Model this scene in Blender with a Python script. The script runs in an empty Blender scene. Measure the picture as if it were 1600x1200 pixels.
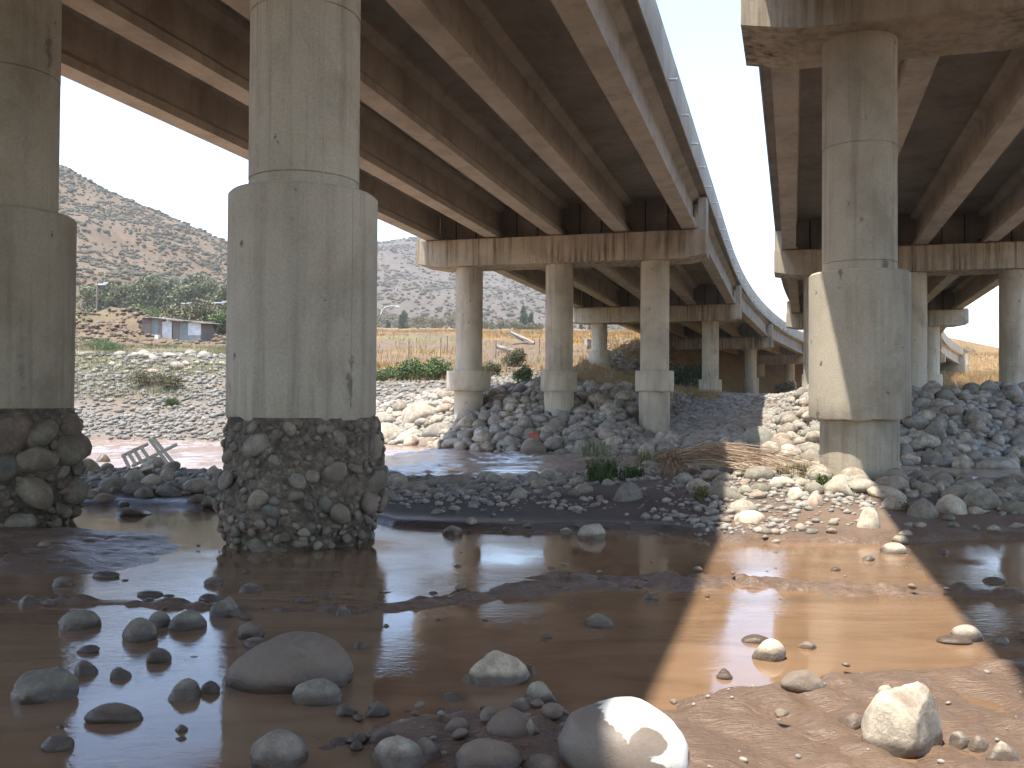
import bpy, bmesh, math, random
import numpy as np
from mathutils import Vector, Matrix, Euler

R = math.radians
random.seed(7)
rng = np.random.default_rng(7)
scene = bpy.context.scene
COL = scene.collection

# ------------------------------------------------------------------ camera
CAM_H = 1.6
cam_d = bpy.data.cameras.new('camera')
cam_d.sensor_width = 36.0
cam_d.lens = 32.5
cam_d.clip_start = 0.05
cam_d.clip_end = 12000
cam = bpy.data.objects.new('camera', cam_d)
COL.objects.link(cam)
cam.matrix_world = (Matrix.Translation((0, 0, CAM_H)) @ Matrix.Rotation(R(90 + 0.95), 4, 'X')
                    @ Matrix.Rotation(R(0.4), 4, 'Z'))
scene.camera = cam

# ------------------------------------------------------------------ sky, sun, exposure
world = bpy.data.worlds.new('World')
scene.world = world
world.use_nodes = True
wn = world.node_tree
wn.nodes.clear()
w_out = wn.nodes.new('ShaderNodeOutputWorld')
w_bg = wn.nodes.new('ShaderNodeBackground')
w_sky = wn.nodes.new('ShaderNodeTexSky')
w_sky.sky_type = 'NISHITA'
w_sky.sun_disc = False
w_sky.sun_elevation = R(72.2)
w_sky.sun_rotation = R(-125)
w_sky.altitude = 700
w_sky.air_density = 1.0
w_sky.dust_density = 1.6
w_sky.ozone_density = 2.0
w_bg.inputs['Strength'].default_value = 0.15
wn.links.new(w_sky.outputs[0], w_bg.inputs['Color'])
wn.links.new(w_bg.outputs[0], w_out.inputs['Surface'])

sun_d = bpy.data.lights.new('sun', 'SUN')
sun_d.energy = 2.8
sun_d.angle = R(0.53)
sun_d.color = (1.0, 0.955, 0.88)
sun = bpy.data.objects.new('sun', sun_d)
COL.objects.link(sun)
sun.location = (-20, 0, 60)
sun.rotation_euler = Vector((0.262, 0.184, -1.0)).to_track_quat('-Z', 'Y').to_euler()

scene.view_settings.view_transform = 'Standard'
scene.view_settings.look = 'None'
scene.view_settings.gamma = 1.0
scene.view_settings.exposure = 1.9
scene.view_settings.use_curve_mapping = False
scene.cycles.use_denoising = True
scene.cycles.use_adaptive_sampling = True
scene.cycles.adaptive_threshold = 0.03
scene.cycles.max_bounces = 5
scene.cycles.diffuse_bounces = 3
scene.cycles.glossy_bounces = 3
scene.cycles.transmission_bounces = 2
scene.cycles.volume_bounces = 1
scene.cycles.caustics_reflective = False
scene.cycles.caustics_refractive = False

# ------------------------------------------------------------------ helpers
def link(o, parent=None):
    COL.objects.link(o)
    if parent is not None:
        set_parent(o, parent)
    return o

def wmat(o):
    m = o.matrix_basis.copy()
    if o.parent is not None:
        m = wmat(o.parent) @ o.matrix_parent_inverse @ m
    return m

def set_parent(o, p):
    o.parent = p
    o.matrix_parent_inverse = wmat(p).inverted()

def tag(o, label=None, cat=None, group=None, kind=None):
    if label: o['label'] = label
    if cat: o['category'] = cat
    if group: o['group'] = group
    if kind: o['kind'] = kind
    return o

def empty(name, loc=(0, 0, 0)):
    o = bpy.data.objects.new(name, None)
    o.location = loc
    o.empty_display_size = 0.3
    COL.objects.link(o)
    return o

def mesh_from(name, verts, faces, mat=None, smooth=False, sharp=None):
    me = bpy.data.meshes.new(name)
    me.from_pydata([tuple(v) for v in verts], [], [tuple(f) for f in faces])
    if mat: me.materials.append(mat)
    if smooth:
        me.polygons.foreach_set('use_smooth', [True] * len(me.polygons))
        if sharp: me.set_sharp_from_angle(angle=R(sharp))
    me.update()
    return me

def mesh_np(name, V, F, mat=None, smooth=True):
    """V (n,3) float, F (m,k) int with k = 3 or 4"""
    me = bpy.data.meshes.new(name)
    n, (m, k) = len(V), F.shape
    me.vertices.add(n)
    me.vertices.foreach_set('co', np.asarray(V, np.float32).ravel())
    me.loops.add(m * k)
    me.loops.foreach_set('vertex_index', F.astype(np.int32).ravel())
    me.polygons.add(m)
    me.polygons.foreach_set('loop_start', np.arange(m, dtype=np.int32) * k)
    me.polygons.foreach_set('loop_total', np.full(m, k, np.int32))
    me.update(calc_edges=True)
    if smooth: me.polygons.foreach_set('use_smooth', np.ones(m, bool))
    if mat: me.materials.append(mat)
    return me

def obj(name, me, parent=None, loc=None, rot=None, scale=None):
    o = bpy.data.objects.new(name, me)
    if loc is not None: o.location = loc
    if rot is not None: o.rotation_euler = rot
    if scale is not None: o.scale = scale
    return link(o, parent)

class MB:
    """collects simple shapes into one mesh"""
    def __init__(s): s.v = []; s.f = []
    def add(s, vs, fs):
        b = len(s.v); s.v += [tuple(v) for v in vs]; s.f += [tuple(b + i for i in f) for f in fs]
    def box(s, lo, hi, M=None):
        x0, y0, z0 = lo; x1, y1, z1 = hi
        vs = [Vector(p) for p in ((x0,y0,z0),(x1,y0,z0),(x1,y1,z0),(x0,y1,z0),(x0,y0,z1),(x1,y0,z1),(x1,y1,z1),(x0,y1,z1))]
        if M is not None: vs = [M @ v for v in vs]
        s.add(vs, [(0,3,2,1),(4,5,6,7),(0,1,5,4),(1,2,6,5),(2,3,7,6),(3,0,4,7)])
    def prism(s, profile, A, B, right):
        """profile [(side, up)] swept from A to B; right = unit vector of 'side'"""
        n = len(profile); up = Vector((0, 0, 1))
        vs = [A + right * p[0] + up * p[1] for p in profile] + [B + right * p[0] + up * p[1] for p in profile]
        fs = [(i, (i + 1) % n, n + (i + 1) % n, n + i) for i in range(n)]
        fs += [tuple(range(n - 1, -1, -1)), tuple(range(n, 2 * n))]
        s.add(vs, fs)
    def tube(s, pts, rads, n=6):
        pts = [Vector(p) for p in pts]; k = len(pts)
        vs = []
        for i, p in enumerate(pts):
            d = (pts[min(i + 1, k - 1)] - pts[max(i - 1, 0)]).normalized()
            a = d.cross(Vector((0, 0, 1)))
            if a.length < 1e-3: a = d.cross(Vector((1, 0, 0)))
            a.normalize(); b = d.cross(a)
            r = rads[i] if hasattr(rads, '__len__') else rads
            vs += [p + (a * math.cos(t) + b * math.sin(t)) * r for t in [2 * math.pi * j / n for j in range(n)]]
        fs = []
        for i in range(k - 1):
            for j in range(n):
                fs.append((i*n + j, i*n + (j+1) % n, (i+1)*n + (j+1) % n, (i+1)*n + j))
        fs += [tuple(range(n - 1, -1, -1)), tuple(range((k-1)*n, k*n))]
        s.add(vs, fs)
    def lathe(s, prof, n=48, wob=None):
        vs = []; fs = []; k = len(prof)
        for i, (r, z) in enumerate(prof):
            for j in range(n):
                t = 2 * math.pi * j / n
                rr = r if wob is None else r * (1 + wob(t, z))
                vs.append((rr * math.cos(t), rr * math.sin(t), z))
        for i in range(k - 1):
            for j in range(n):
                fs.append((i*n + j, i*n + (j+1) % n, (i+1)*n + (j+1) % n, (i+1)*n + j))
        fs += [tuple(range(n - 1, -1, -1)), tuple(range((k-1)*n, k*n))]
        s.add(vs, fs)
    def build(s, name, mat, parent=None, loc=None, rot=None, smooth=False, sharp=35):
        return obj(name, mesh_from(name, s.v, s.f, mat, smooth, sharp), parent, loc, rot)

# --- numpy noise
def _hash(ix, iy, seed):
    h = (ix.astype(np.int64) * 374761393 + iy.astype(np.int64) * 668265263 + seed * 1442695041) & 0x7fffffff
    h = (h ^ (h >> 13)) * 1274126177 & 0x7fffffff
    return ((h ^ (h >> 16)) & 0xffff) / 65535.0

def vnoise(x, y, seed=0):
    x = np.asarray(x, float); y = np.asarray(y, float)
    ix = np.floor(x); iy = np.floor(y); fx = x - ix; fy = y - iy
    fx = fx * fx * (3 - 2 * fx); fy = fy * fy * (3 - 2 * fy)
    a = _hash(ix, iy, seed); b = _hash(ix + 1, iy, seed); c = _hash(ix, iy + 1, seed); d = _hash(ix + 1, iy + 1, seed)
    return a + (b - a) * fx + (c - a) * fy + (a - b - c + d) * fx * fy

def fbm(x, y, seed=0, oct=4):
    s = 0.0; a = 0.5; t = 0
    for o in range(oct):
        s = s + a * vnoise(x, y, seed + o * 17); t += a; a *= 0.5; x = x * 2.03 + 3.1; y = y * 2.03 + 1.7
    return s / t          # 0..1

def sstep(a, b, x):
    t = np.clip((np.asarray(x, float) - a) / (b - a), 0, 1)
    return t * t * (3 - 2 * t)

# --- node helper
class NT:
    def __init__(s, name):
        s.m = bpy.data.materials.new(name); s.m.use_nodes = True
        s.t = s.m.node_tree; s.n = s.t.nodes
        s.bsdf = s.n['Principled BSDF']
    def new(s, typ, **kw):
        n = s.n.new('ShaderNode' + typ)
        for k, v in kw.items():
            if hasattr(n, k): setattr(n, k, v)
            else: n.inputs[k.replace('_', ' ')].default_value = v
        return n
    def link(s, a, b): s.t.links.new(a, b)
    def pos(s, scale=(1, 1, 1), obj=False):
        if obj:
            src = s.new('TexCoord').outputs['Object']
        else:
            src = s.new('NewGeometry').outputs['Position']
        mp = s.new('Mapping'); mp.inputs['Scale'].default_value = scale
        s.link(src, mp.inputs['Vector'])
        return mp.outputs[0]
    def noise(s, vec, scale, detail=4, rough=0.55, dist=0.0):
        n = s.new('TexNoise'); s.link(vec, n.inputs['Vector'])
        n.inputs['Scale'].default_value = scale; n.inputs['Detail'].default_value = detail
        n.inputs['Roughness'].default_value = rough; n.inputs['Distortion'].default_value = dist
        return n.outputs[0]
    def ramp(s, fac, stops):
        r = s.new('ValToRGB'); s.link(fac, r.inputs[0])
        e = r.color_ramp.elements
        while len(e) < len(stops): e.new(0.5)
        for el, (p, c) in zip(e, stops):
            el.position = p
            el.color = (c, c, c, 1) if not hasattr(c, '__len__') else (*c[:3], 1)
        return r.outputs[0]
    def mix(s, fac, a, b, mode='MIX'):
        m = s.new('Mix', data_type='RGBA', blend_type=mode)
        for sock, v in ((m.inputs[0], fac), (m.inputs[6], a), (m.inputs[7], b)):
            if hasattr(v, 'links') or hasattr(v, 'is_linked'): s.link(v, sock)
            elif hasattr(v, '__len__'): sock.default_value = (*v[:3], 1)
            else: sock.default_value = v
        return m.outputs[2]
    def math(s, op, a, b=None):
        m = s.new('Math', operation=op)
        for sock, v in ((m.inputs[0], a), (m.inputs[1], b)):
            if v is None: continue
            if hasattr(v, 'is_linked'): s.link(v, sock)
            else: sock.default_value = v
        return m.outputs[0]
    def bump(s, h, strength, dist, normal=None):
        b = s.new('Bump'); b.inputs['Strength'].default_value = strength; b.inputs['Distance'].default_value = dist
        s.link(h, b.inputs['Height'])
        if normal is not None: s.link(normal, b.inputs['Normal'])
        return b.outputs[0]
    def set(s, key, v):
        sock = s.bsdf.inputs[key]
        if hasattr(v, 'is_linked'): s.link(v, sock)
        elif hasattr(v, '__len__') and len(v) == 3: sock.default_value = (*v, 1)
        else: sock.default_value = v

# ------------------------------------------------------------------ materials
def concrete(name, base, streak=0.35, spots=0.5, streak_lo=0.52):
    t = NT(name)
    p = t.pos()
    big = t.noise(p, 0.55, 5, 0.6)
    c = t.ramp(big, [(0.25, [v * 0.72 for v in base]), (0.5, base), (0.78, [min(1, v * 1.16) for v in base])])
    warm = t.noise(p, 1.7, 4, 0.6, 0.4)
    c = t.mix(t.ramp(warm, [(0.5, 0.0), (0.75, 0.45)]), c, [base[0] * 0.86, base[1] * 0.76, base[2] * 0.62])
    st = t.noise(t.pos((5.5, 5.5, 0.22)), 1.0, 5, 0.65)
    lowm = t.noise(p, 0.35, 2, 0.5)
    sm = t.math('MULTIPLY', t.ramp(st, [(streak_lo, 0.0), (streak_lo + 0.2, 1.0)]), t.ramp(lowm, [(0.38, 0.2), (0.60, 1.0)]))
    c = t.mix(t.math('MULTIPLY', sm, streak), c, [base[0] * 0.20, base[1] * 0.165, base[2] * 0.13])
    vo = t.new('TexVoronoi', feature='F1'); t.link(t.pos((1, 1, 0.7)), vo.inputs['Vector']); vo.inputs['Scale'].default_value = 3.2
    wob = t.noise(p, 16, 3)
    vd = t.math('ADD', vo.outputs['Distance'], t.math('MULTIPLY', t.noise(p, 9, 3, 0.7, 0.5), 0.6))
    sp = t.ramp(vd, [(0.355, 1.0), (0.40, 0.0)])
    sep = t.new('SeparateColor'); t.link(vo.outputs['Color'], sep.inputs[0])
    sp = t.math('MULTIPLY', sp, t.ramp(sep.outputs[0], [(0.50, 0.0), (0.54, 1.0)]))
    vo2 = t.new('TexVoronoi', feature='F1'); t.link(t.pos((1, 1, 0.22)), vo2.inputs['Vector']); vo2.inputs['Scale'].default_value = 2.6
    sep2 = t.new('SeparateColor'); t.link(vo2.outputs['Color'], sep2.inputs[0])
    dr = t.math('MULTIPLY', t.ramp(t.math('ADD', vo2.outputs['Distance'], t.math('MULTIPLY', t.noise(p, 6, 4, 0.7, 0.5), 0.6)), [(0.36, 0.8), (0.46, 0.0)]), t.ramp(sep2.outputs[1], [(0.62, 0.0), (0.70, 1.0)]))
    sp = t.math('MAXIMUM', sp, dr)
    patch = t.noise(t.pos((1, 1, 0.6)), 0.9, 6, 0.65, 0.6)
    c = t.mix(t.ramp(patch, [(0.50, 0.0), (0.72, 0.62)]), c, [base[0] * 0.5, base[1] * 0.46, base[2] * 0.42])
    c = t.mix(t.math('MULTIPLY', sp, spots), c, [base[0] * 0.25, base[1] * 0.22, base[2] * 0.2])
    fine = t.noise(p, 38, 5, 0.7)
    c = t.mix(0.35, c, t.ramp(fine, [(0.25, 0.25), (0.75, 0.75)]), 'OVERLAY')
    t.set('Base Color', c); t.set('Roughness', 0.85); t.set('Specular IOR Level', 0.25)
    t.set('Normal', t.bump(t.math('ADD', fine, t.math('MULTIPLY', sp, -1.0)), 0.35, 0.012))
    return t.m

M_CON = concrete('concrete_column', (0.47, 0.405, 0.305), 0.5, 0.8, 0.5)
M_CAP = concrete('concrete_cap', (0.45, 0.38, 0.28), 0.95, 0.2, 0.44)
M_GIRD = concrete('concrete_girder', (0.42, 0.365, 0.285), 0.3, 0.2)
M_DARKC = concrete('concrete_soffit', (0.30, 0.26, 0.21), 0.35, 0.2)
M_PARA = concrete('concrete_parapet', (0.45, 0.385, 0.285), 0.3, 0.1)

def plain(name, col, rough=0.7, metal=0.0, var=0.25, scale=8.0, bump=0.0):
    t = NT(name)
    n = t.noise(t.pos(), scale, 5, 0.6)
    t.set('Base Color', t.ramp(n, [(0.25, [v * (1 - var) for v in col]), (0.75, [min(1, v * (1 + var)) for v in col])]))
    t.set('Roughness', rough); t.set('Metallic', metal)
    if bump: t.set('Normal', t.bump(n, bump, 0.03))
    return t.m

M_PIPE = plain('galvanised_pipe', (0.62, 0.62, 0.60), 0.45, 0.3, 0.1)
M_ROD = plain('dark_steel_rod', (0.035, 0.03, 0.028), 0.6, 0.0, 0.3)
M_BEAR = plain('bearing_rubber', (0.03, 0.028, 0.026), 0.8)

def stone_mat(name, mud=0.5, pale=1.0, wet=True):
    """river stones: per-object hue, speckle, silt film and a wet band at the foot"""
    t = NT(name)
    oi = t.new('ObjectInfo').outputs['Random']
    hue = t.ramp(oi, [(0.0, (0.21, 0.20, 0.175)), (0.18, (0.29, 0.275, 0.24)), (0.36, (0.24, 0.22, 0.195)), (0.52, (0.33, 0.305, 0.265)),
                      (0.66, (0.20, 0.20, 0.188)), (0.80, (0.36, 0.32, 0.27)), (0.92, (0.28, 0.225, 0.195)), (1.0, (0.42, 0.40, 0.36))])
    hue.node.color_ramp.interpolation = 'CONSTANT'
    hue = t.mix(1.0, hue, (pale * 1.08, pale, pale * 0.86), 'MULTIPLY')
    p = t.pos()
    n1 = t.noise(p, 5, 5, 0.6)
    c = t.mix(0.7, hue, t.ramp(n1, [(0.25, 0.2), (0.8, 0.75)]), 'OVERLAY')
    n15 = t.noise(p, 19, 4, 0.65, 0.4)
    c = t.mix(0.5, c, t.ramp(n15, [(0.3, 0.25), (0.7, 0.75)]), 'OVERLAY')
    n2 = t.noise(p, 90, 3, 0.7)
    c = t.mix(0.35, c, t.ramp(n2, [(0.3, 0.25), (0.7, 0.75)]), 'OVERLAY')
    mn = t.noise(p, 3.1, 5, 0.6, 0.3)
    c = t.mix(t.ramp(mn, [(0.62 - mud * 0.3, 0.0), (0.70 - mud * 0.25, 0.75)]), c, (0.21, 0.155, 0.115))
    if wet:
        z = t.new('SeparateXYZ'); t.link(t.new('NewGeometry').outputs['Position'], z.inputs[0])
        zz = t.math('ADD', z.outputs[2], t.math('MULTIPLY', mn, -0.09))
        w = t.ramp(zz, [(0.0, 1.0), (0.035, 0.0)])
        c = t.mix(t.math('MULTIPLY', w, 0.8), c, (0.075, 0.05, 0.037))
        t.set('Roughness', t.mix(w, (0.8,) * 3, (0.25,) * 3))
    else:
        t.set('Roughness', 0.85)
    t.set('Base Color', c); t.set('Specular IOR Level', 0.3)
    t.set('Normal', t.bump(t.math('ADD', t.math('ADD', n1, t.math('MULTIPLY', n15, 0.5)), t.math('MULTIPLY', n2, 0.25)), 0.55, 0.03))
    return t.m

M_STONE = stone_mat('river_stone', 0.25, 0.95)
M_STONE_DRY = stone_mat('dry_stone', 0.15, 1.15, False)
M_STONE_HEAP = stone_mat('heap_stone', 0.45, 1.2, False)
M_STONE_PALE = stone_mat('pale_boulder', 0.1, 1.75)
M_STONE_MUD = stone_mat('muddy_stone', 1.1, 0.9)
M_MUD_D = stone_mat('muddy_heap_stone', 0.9, 0.8, False)
M_PALE_D = stone_mat('pale_heap_boulder', 0.1, 1.5, False)
M_PALE0_D = stone_mat('grey_heap_boulder', 0.2, 1.1, False)

def stuff_stone_mat(name, cols, sc=3.0):
    """pebbles joined into one mesh: colour changes from stone to stone through a point attribute"""
    t = NT(name)
    a = t.new('Attribute'); a.attribute_name = 'rnd'
    c = t.ramp(a.outputs['Fac'], [(i / (len(cols) - 1), k) for i, k in enumerate(cols)])
    n = t.noise(t.pos(), sc * 8, 4, 0.6)
    c = t.mix(0.4, c, t.ramp(n, [(0.25, 0.3), (0.75, 0.7)]), 'OVERLAY')
    t.set('Base Color', c); t.set('Roughness', 0.85); t.set('Specular IOR Level', 0.25)
    return t.m
M_PEB = stuff_stone_mat('pebbles', [(0.20, 0.19, 0.165), (0.31, 0.285, 0.24), (0.24, 0.22, 0.185), (0.38, 0.34, 0.28), (0.24, 0.185, 0.145), (0.33, 0.31, 0.27)])
M_PEB_DRY = stuff_stone_mat('bank_pebbles', [(0.14, 0.13, 0.112), (0.215, 0.198, 0.17), (0.16, 0.148, 0.128), (0.27, 0.245, 0.205), (0.18, 0.147, 0.116)])

def ground_mat():
    t = NT('ground_soil')
    a = t.new('Attribute'); a.attribute_name = 'gcol'
    w = t.new('Attribute'); w.attribute_name = 'gwet'
    p = t.pos()
    n = t.noise(p, 0.9, 8, 0.65)
    f = t.noise(p, 22, 6, 0.7)
    c = t.mix(0.5, a.outputs['Color'], t.ramp(n, [(0.25, 0.25), (0.75, 0.75)]), 'OVERLAY')
    c = t.mix(0.45, c, t.ramp(f, [(0.25, 0.25), (0.75, 0.75)]), 'OVERLAY')
    t.set('Base Color', c)
    wf = w.outputs['Fac']
    rf = t.math('MULTIPLY', wf, t.ramp(n, [(0.3, 0.6), (0.65, 1.0)]))
    t.set('Roughness', t.mix(rf, (0.92,) * 3, (0.2,) * 3))
    t.set('Specular IOR Level', 0.35)
    b1 = t.bump(f, 0.35, 0.03)
    rp_ = t.noise(t.pos((3.2, 11.0, 1.0)), 2.0, 3, 0.6, 1.2)
    rp2 = t.noise(t.pos((1.0, 1.6, 1.0)), 7.0, 3, 0.55, 0.8)
    hw = t.math('MULTIPLY', t.math('ADD', rp_, t.math('MULTIPLY', rp2, 0.6)), wf)
    t.set('Normal', t.bump(hw, 0.55, 0.04, b1))
    return t.m
M_GROUND = ground_mat()

def water_mat(name, col, rough, sc, strength):
    t = NT(name)
    p = t.pos((1.0, 2.1, 1.0))
    n1 = t.noise(p, sc, 3, 0.55, 0.3)
    n2 = t.noise(p, sc * 3.3, 3, 0.55, 0.2)
    calm = t.noise(t.pos(), 0.45, 3, 0.5)
    h = t.math('ADD', n1, t.math('MULTIPLY', n2, 0.45))
    h = t.math('MULTIPLY', h, t.ramp(calm, [(0.42, 0.10), (0.62, 1.0)]))
    silt = t.noise(t.pos((0.7, 2.2, 1)), 0.9, 6, 0.65, 1.0)
    c = t.ramp(silt, [(0.3, [v * 0.72 for v in col]), (0.52, col), (0.72, [col[0] * 1.18, col[1] * 1.22, col[2] * 1.3])])
    t.set('Base Color', c); t.set('Roughness', rough); t.set('IOR', 1.33); t.set('Specular IOR Level', 0.5)
    t.set('Normal', t.bump(h, strength, 0.02))
    return t.m
M_PUDDLE = water_mat('silty_puddle_water', (0.215, 0.130, 0.074), 0.012, 9.0, 0.15)
M_RIVER = water_mat('silty_river_water', (0.31, 0.225, 0.175), 0.12, 5.0, 0.6)

# ------------------------------------------------------------------ frame of the bridges
PHI = R(16.2)
U = Vector((math.sin(PHI), math.cos(PHI), 0)); V_ = Vector((math.cos(PHI), -math.sin(PHI), 0))
def uv(X, Y): return X * U.x + Y * U.y, X * V_.x + Y * V_.y
def xy(u, v): return u * U.x + v * V_.x, u * U.y + v * V_.y

# ------------------------------------------------------------------ terrain
def river_edges(X):
    yn = np.interp(X, [-30, -12, -6, -2, 2, 5, 8, 12, 30], [19, 18.3, 17.8, 17.3, 17.2, 18.0, 17.0, 16.8, 16.4])
    yf = np.interp(X, [-40, -17, -8, -5, -2, 0, 3, 6, 9, 14, 40], [45, 43.5, 43, 41.5, 37.5, 36.3, 36, 34.2, 31, 30, 29])
    return yn, yf

def bank_edge(X):
    return np.interp(X, [-30, -6, -2.4, -1.5, 0, 1.8, 2.6, 4.5, 5.5, 9, 20], [13.5, 13.5, 13.2, 11.6, 11.3, 11.2, 10.4, 10.5, 10.9, 10.6, 10.5])

def terrain(X, Y, detail=True):
    X = np.asarray(X, float); Y = np.asarray(Y, float)
    u, v = uv(X, Y)
    yn, yf = river_edges(X); yb = bank_edge(X)
    wob = (fbm(X * 0.9, Y * 0.9, 3, 3) - 0.5)
    # puddle bed and near mud
    z = np.full(X.shape, -0.07) + 0.05 * (fbm(X * 1.3, Y * 1.3, 5) - 0.5)
    # left mud bank
    mb = sstep(-2.3, -4.6, X + 0.35 * (Y - 9) + 0.9 * wob) * sstep(8.0, 8.9, Y + wob * 0.5) * sstep(11.6, 10.6, Y)
    z = z + mb * (0.135 + 0.10 * (fbm(X * 2.2, Y * 4.5, 23, 4) - 0.5) + 0.05 * (fbm(X * 7, Y * 12, 24, 3) - 0.5))
    # rippled silt streak across the puddle
    yc = np.interp(X, [-3.2, -1.1, -0.4, 0.4, 1.2, 2.0, 3.0, 4.5, 7], [7.2, 6.95, 7.45, 7.95, 8.15, 8.2, 7.85, 7.7, 7.6])
    wd = np.interp(X, [-3, -1, 0.3, 1.5, 3, 7], [0.12, 0.16, 0.42, 0.55, 0.32, 0.2])
    st = np.exp(-((Y - yc) / wd) ** 2)
    z = z + st * (0.092 + 0.15 * (fbm(X * 6.5 + Y * 3, Y * 11, 8, 3) - 0.45))
    yc2 = yc + np.interp(X, [-2, 0, 2, 6], [0.75, 0.55, 0.1, 0.0])
    z = z + 0.085 * np.exp(-((Y - yc2) / 0.10) ** 2) * sstep(2.0, 0.4, X) * sstep(-1.6, -1.0, X) * (0.55 + 0.9 * (vnoise(X * 5, Y * 5, 21) - 0.3))
    # mud flat in the near right
    ym = 5.05 + 0.42 * (X - 1) + 0.7 * (fbm(X * 1.1, Y * 0.6, 31, 3) - 0.5)
    flat = sstep(0.25, -0.35, Y - ym) * sstep(0.1, 0.9, X - 0.15 * (Y - 4))
    z = z + flat * (0.082 + 0.10 * (fbm(X * 1.6 + 0.4 * Y, Y * 2.6, 12, 4) - 0.42) + 0.05 * (fbm(X * 6 + Y * 2, Y * 11, 13, 3) - 0.5) + 0.03 * np.abs(np.sin(X * 9 + 3 * fbm(X * 1.5, Y * 2, 15, 3) + Y * 4)))
    ridge = np.exp(-((Y - ym + 0.25) / 0.16) ** 2) * sstep(0.5, 1.2, X)
    z = z + ridge * 0.02
    low = sstep(4.95, 4.5, Y + wob * 0.5) * sstep(-1.1, -0.4, X) * sstep(0.9, 0.3, X)
    z = z + low * (0.075 + 0.17 * (fbm(X * 2.6, Y * 3.4, 14, 4) - 0.45))
    # gravel bar between puddle and river
    hb = np.interp(X, [-14, -5, -2, 0, 2.5, 4, 6, 9, 20], [0.26, 0.26, 0.16, 0.18, 0.36, 0.44, 0.32, 0.12, 0.08])
    t1 = sstep(-0.12, 0.16, Y - yb + wob * 0.5); t2 = sstep(0.2, 4.3, Y - yb + wob)
    bar = -0.07 + 0.15 * t1 + (hb - 0.08) * t2 + 0.06 * (fbm(X * 0.8, Y * 0.8, 9) - 0.5) * t2
    z = np.where(Y > yb - 0.6, np.maximum(z, bar), z)
    # river bed
    bed = sstep(-0.6, 3.2, Y - yn) * sstep(0.9, -0.3, Y - yf)
    z = np.where(Y > yb, z * (1 - bed) + bed * -0.95, z)
    # far side
    d = Y - yf
    zA = np.interp(Y, [24, 43.5, 48, 56, 62, 72, 85, 100, 130, 200, 300, 600, 1500, 4000], [-0.5, -0.5, 1.1, 4.0, 4.4, 5.2, 6.5, 8.6, 10.9, 16.0, 24.5, 40, 60, 70])
    zM = np.interp(d, [0, 2, 4, 6, 8, 15, 25, 34], [-0.5, 0.2, 0.95, 1.65, 2.0, 2.5, 3.2, 3.4])
    zM = zM - 0.35 * np.exp(-(((X - 6.0) / 1.8) ** 2 + ((Y - 38.6) / 2.2) ** 2))
    zA2 = np.where(Y < 62, zM, np.maximum(np.interp(Y, [62, 75, 100, 130], [3.4, 5.0, 8.6, 10.9]), 0))
    zA2 = np.where(Y > 130, zA, zA2)
    wl = sstep(-6.5, -10.5, X * 40 / np.maximum(Y, 20))
    zl = wl * zA + (1 - wl) * zA2
    ub = np.maximum(u, 0)
    zB = np.where(d < 17, np.minimum(zM, 2.0), np.interp(ub, [50, 75, 104, 132, 158, 176, 300, 900, 4000], [2.0, 2.25, 2.35, 4.4, 6.6, 9.2, 16, 40, 70]))
    zC = np.where(d < 17, np.minimum(zM, 1.2), np.interp(Y, [40, 60, 100, 200, 600, 1500, 4000], [1.25, 1.6, 3.6, 8.9, 24, 60, 70]))
    curve = np.where(u > 60, (u - 60) ** 2 / 800.0, 0); curve = np.minimum(curve, 60)
    vc = v - curve
    gg = sstep(-7.0, -5.2, vc) * sstep(1.2, -0.6, vc)
    zB = zB * (1 - gg) + gg * np.minimum(zB, np.interp(d, [0, 6, 16, 36], [-0.5, 0.1, 0.75, 2.0]))
    wB = sstep(-15.5, -7.0, vc); wC = sstep(9, 17, vc)
    zf = zl * (1 - wB) + zB * wB
    zf = zf * (1 - wC) + zC * wC
    zf = np.where(d < 17, np.where(wl > 0, zf, zf), zf)
    zf = zf + (0.5 * (fbm(X * 0.12, Y * 0.12, 41, 4) - 0.5) + 0.22 * (fbm(X * 0.6, Y * 0.6, 44, 3) - 0.5)) * sstep(0, 10, d) * np.clip(Y / 70, 0.4, 3)
    # soil mound beside the shack
    zf = zf + 2.1 * np.exp(-(((X + 40) / 9) ** 2 + ((Y - 92) / 6.5) ** 2)) * (0.3 + 1.5 * fbm(X * 0.5, Y * 0.5, 51, 5))
    far = sstep(-0.8, 0.2, d)
    z = np.where(d > -0.6, z * (1 - far) + zf * far, z)
    # behind the camera: plain river bed
    z = np.where(Y < 2.0, z * sstep(-6, 2, Y) + (1 - sstep(-6, 2, Y)) * 0.08, z)
    return z


def axis(segs):
    out = [segs[0][0]]
    for a, b, s0, s1 in segs:
        x = a
        n = max(1, int(round((b - a) / ((s0 + s1) / 2))))
        ts = np.linspace(0, 1, n + 1)[1:]
        r = (s1 / s0)
        if abs(r - 1) < 1e-6: out += list(a + (b - a) * ts)
        else: out += list(a + (b - a) * (r ** ts - 1) / (r - 1))
    return np.array(out)

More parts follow.
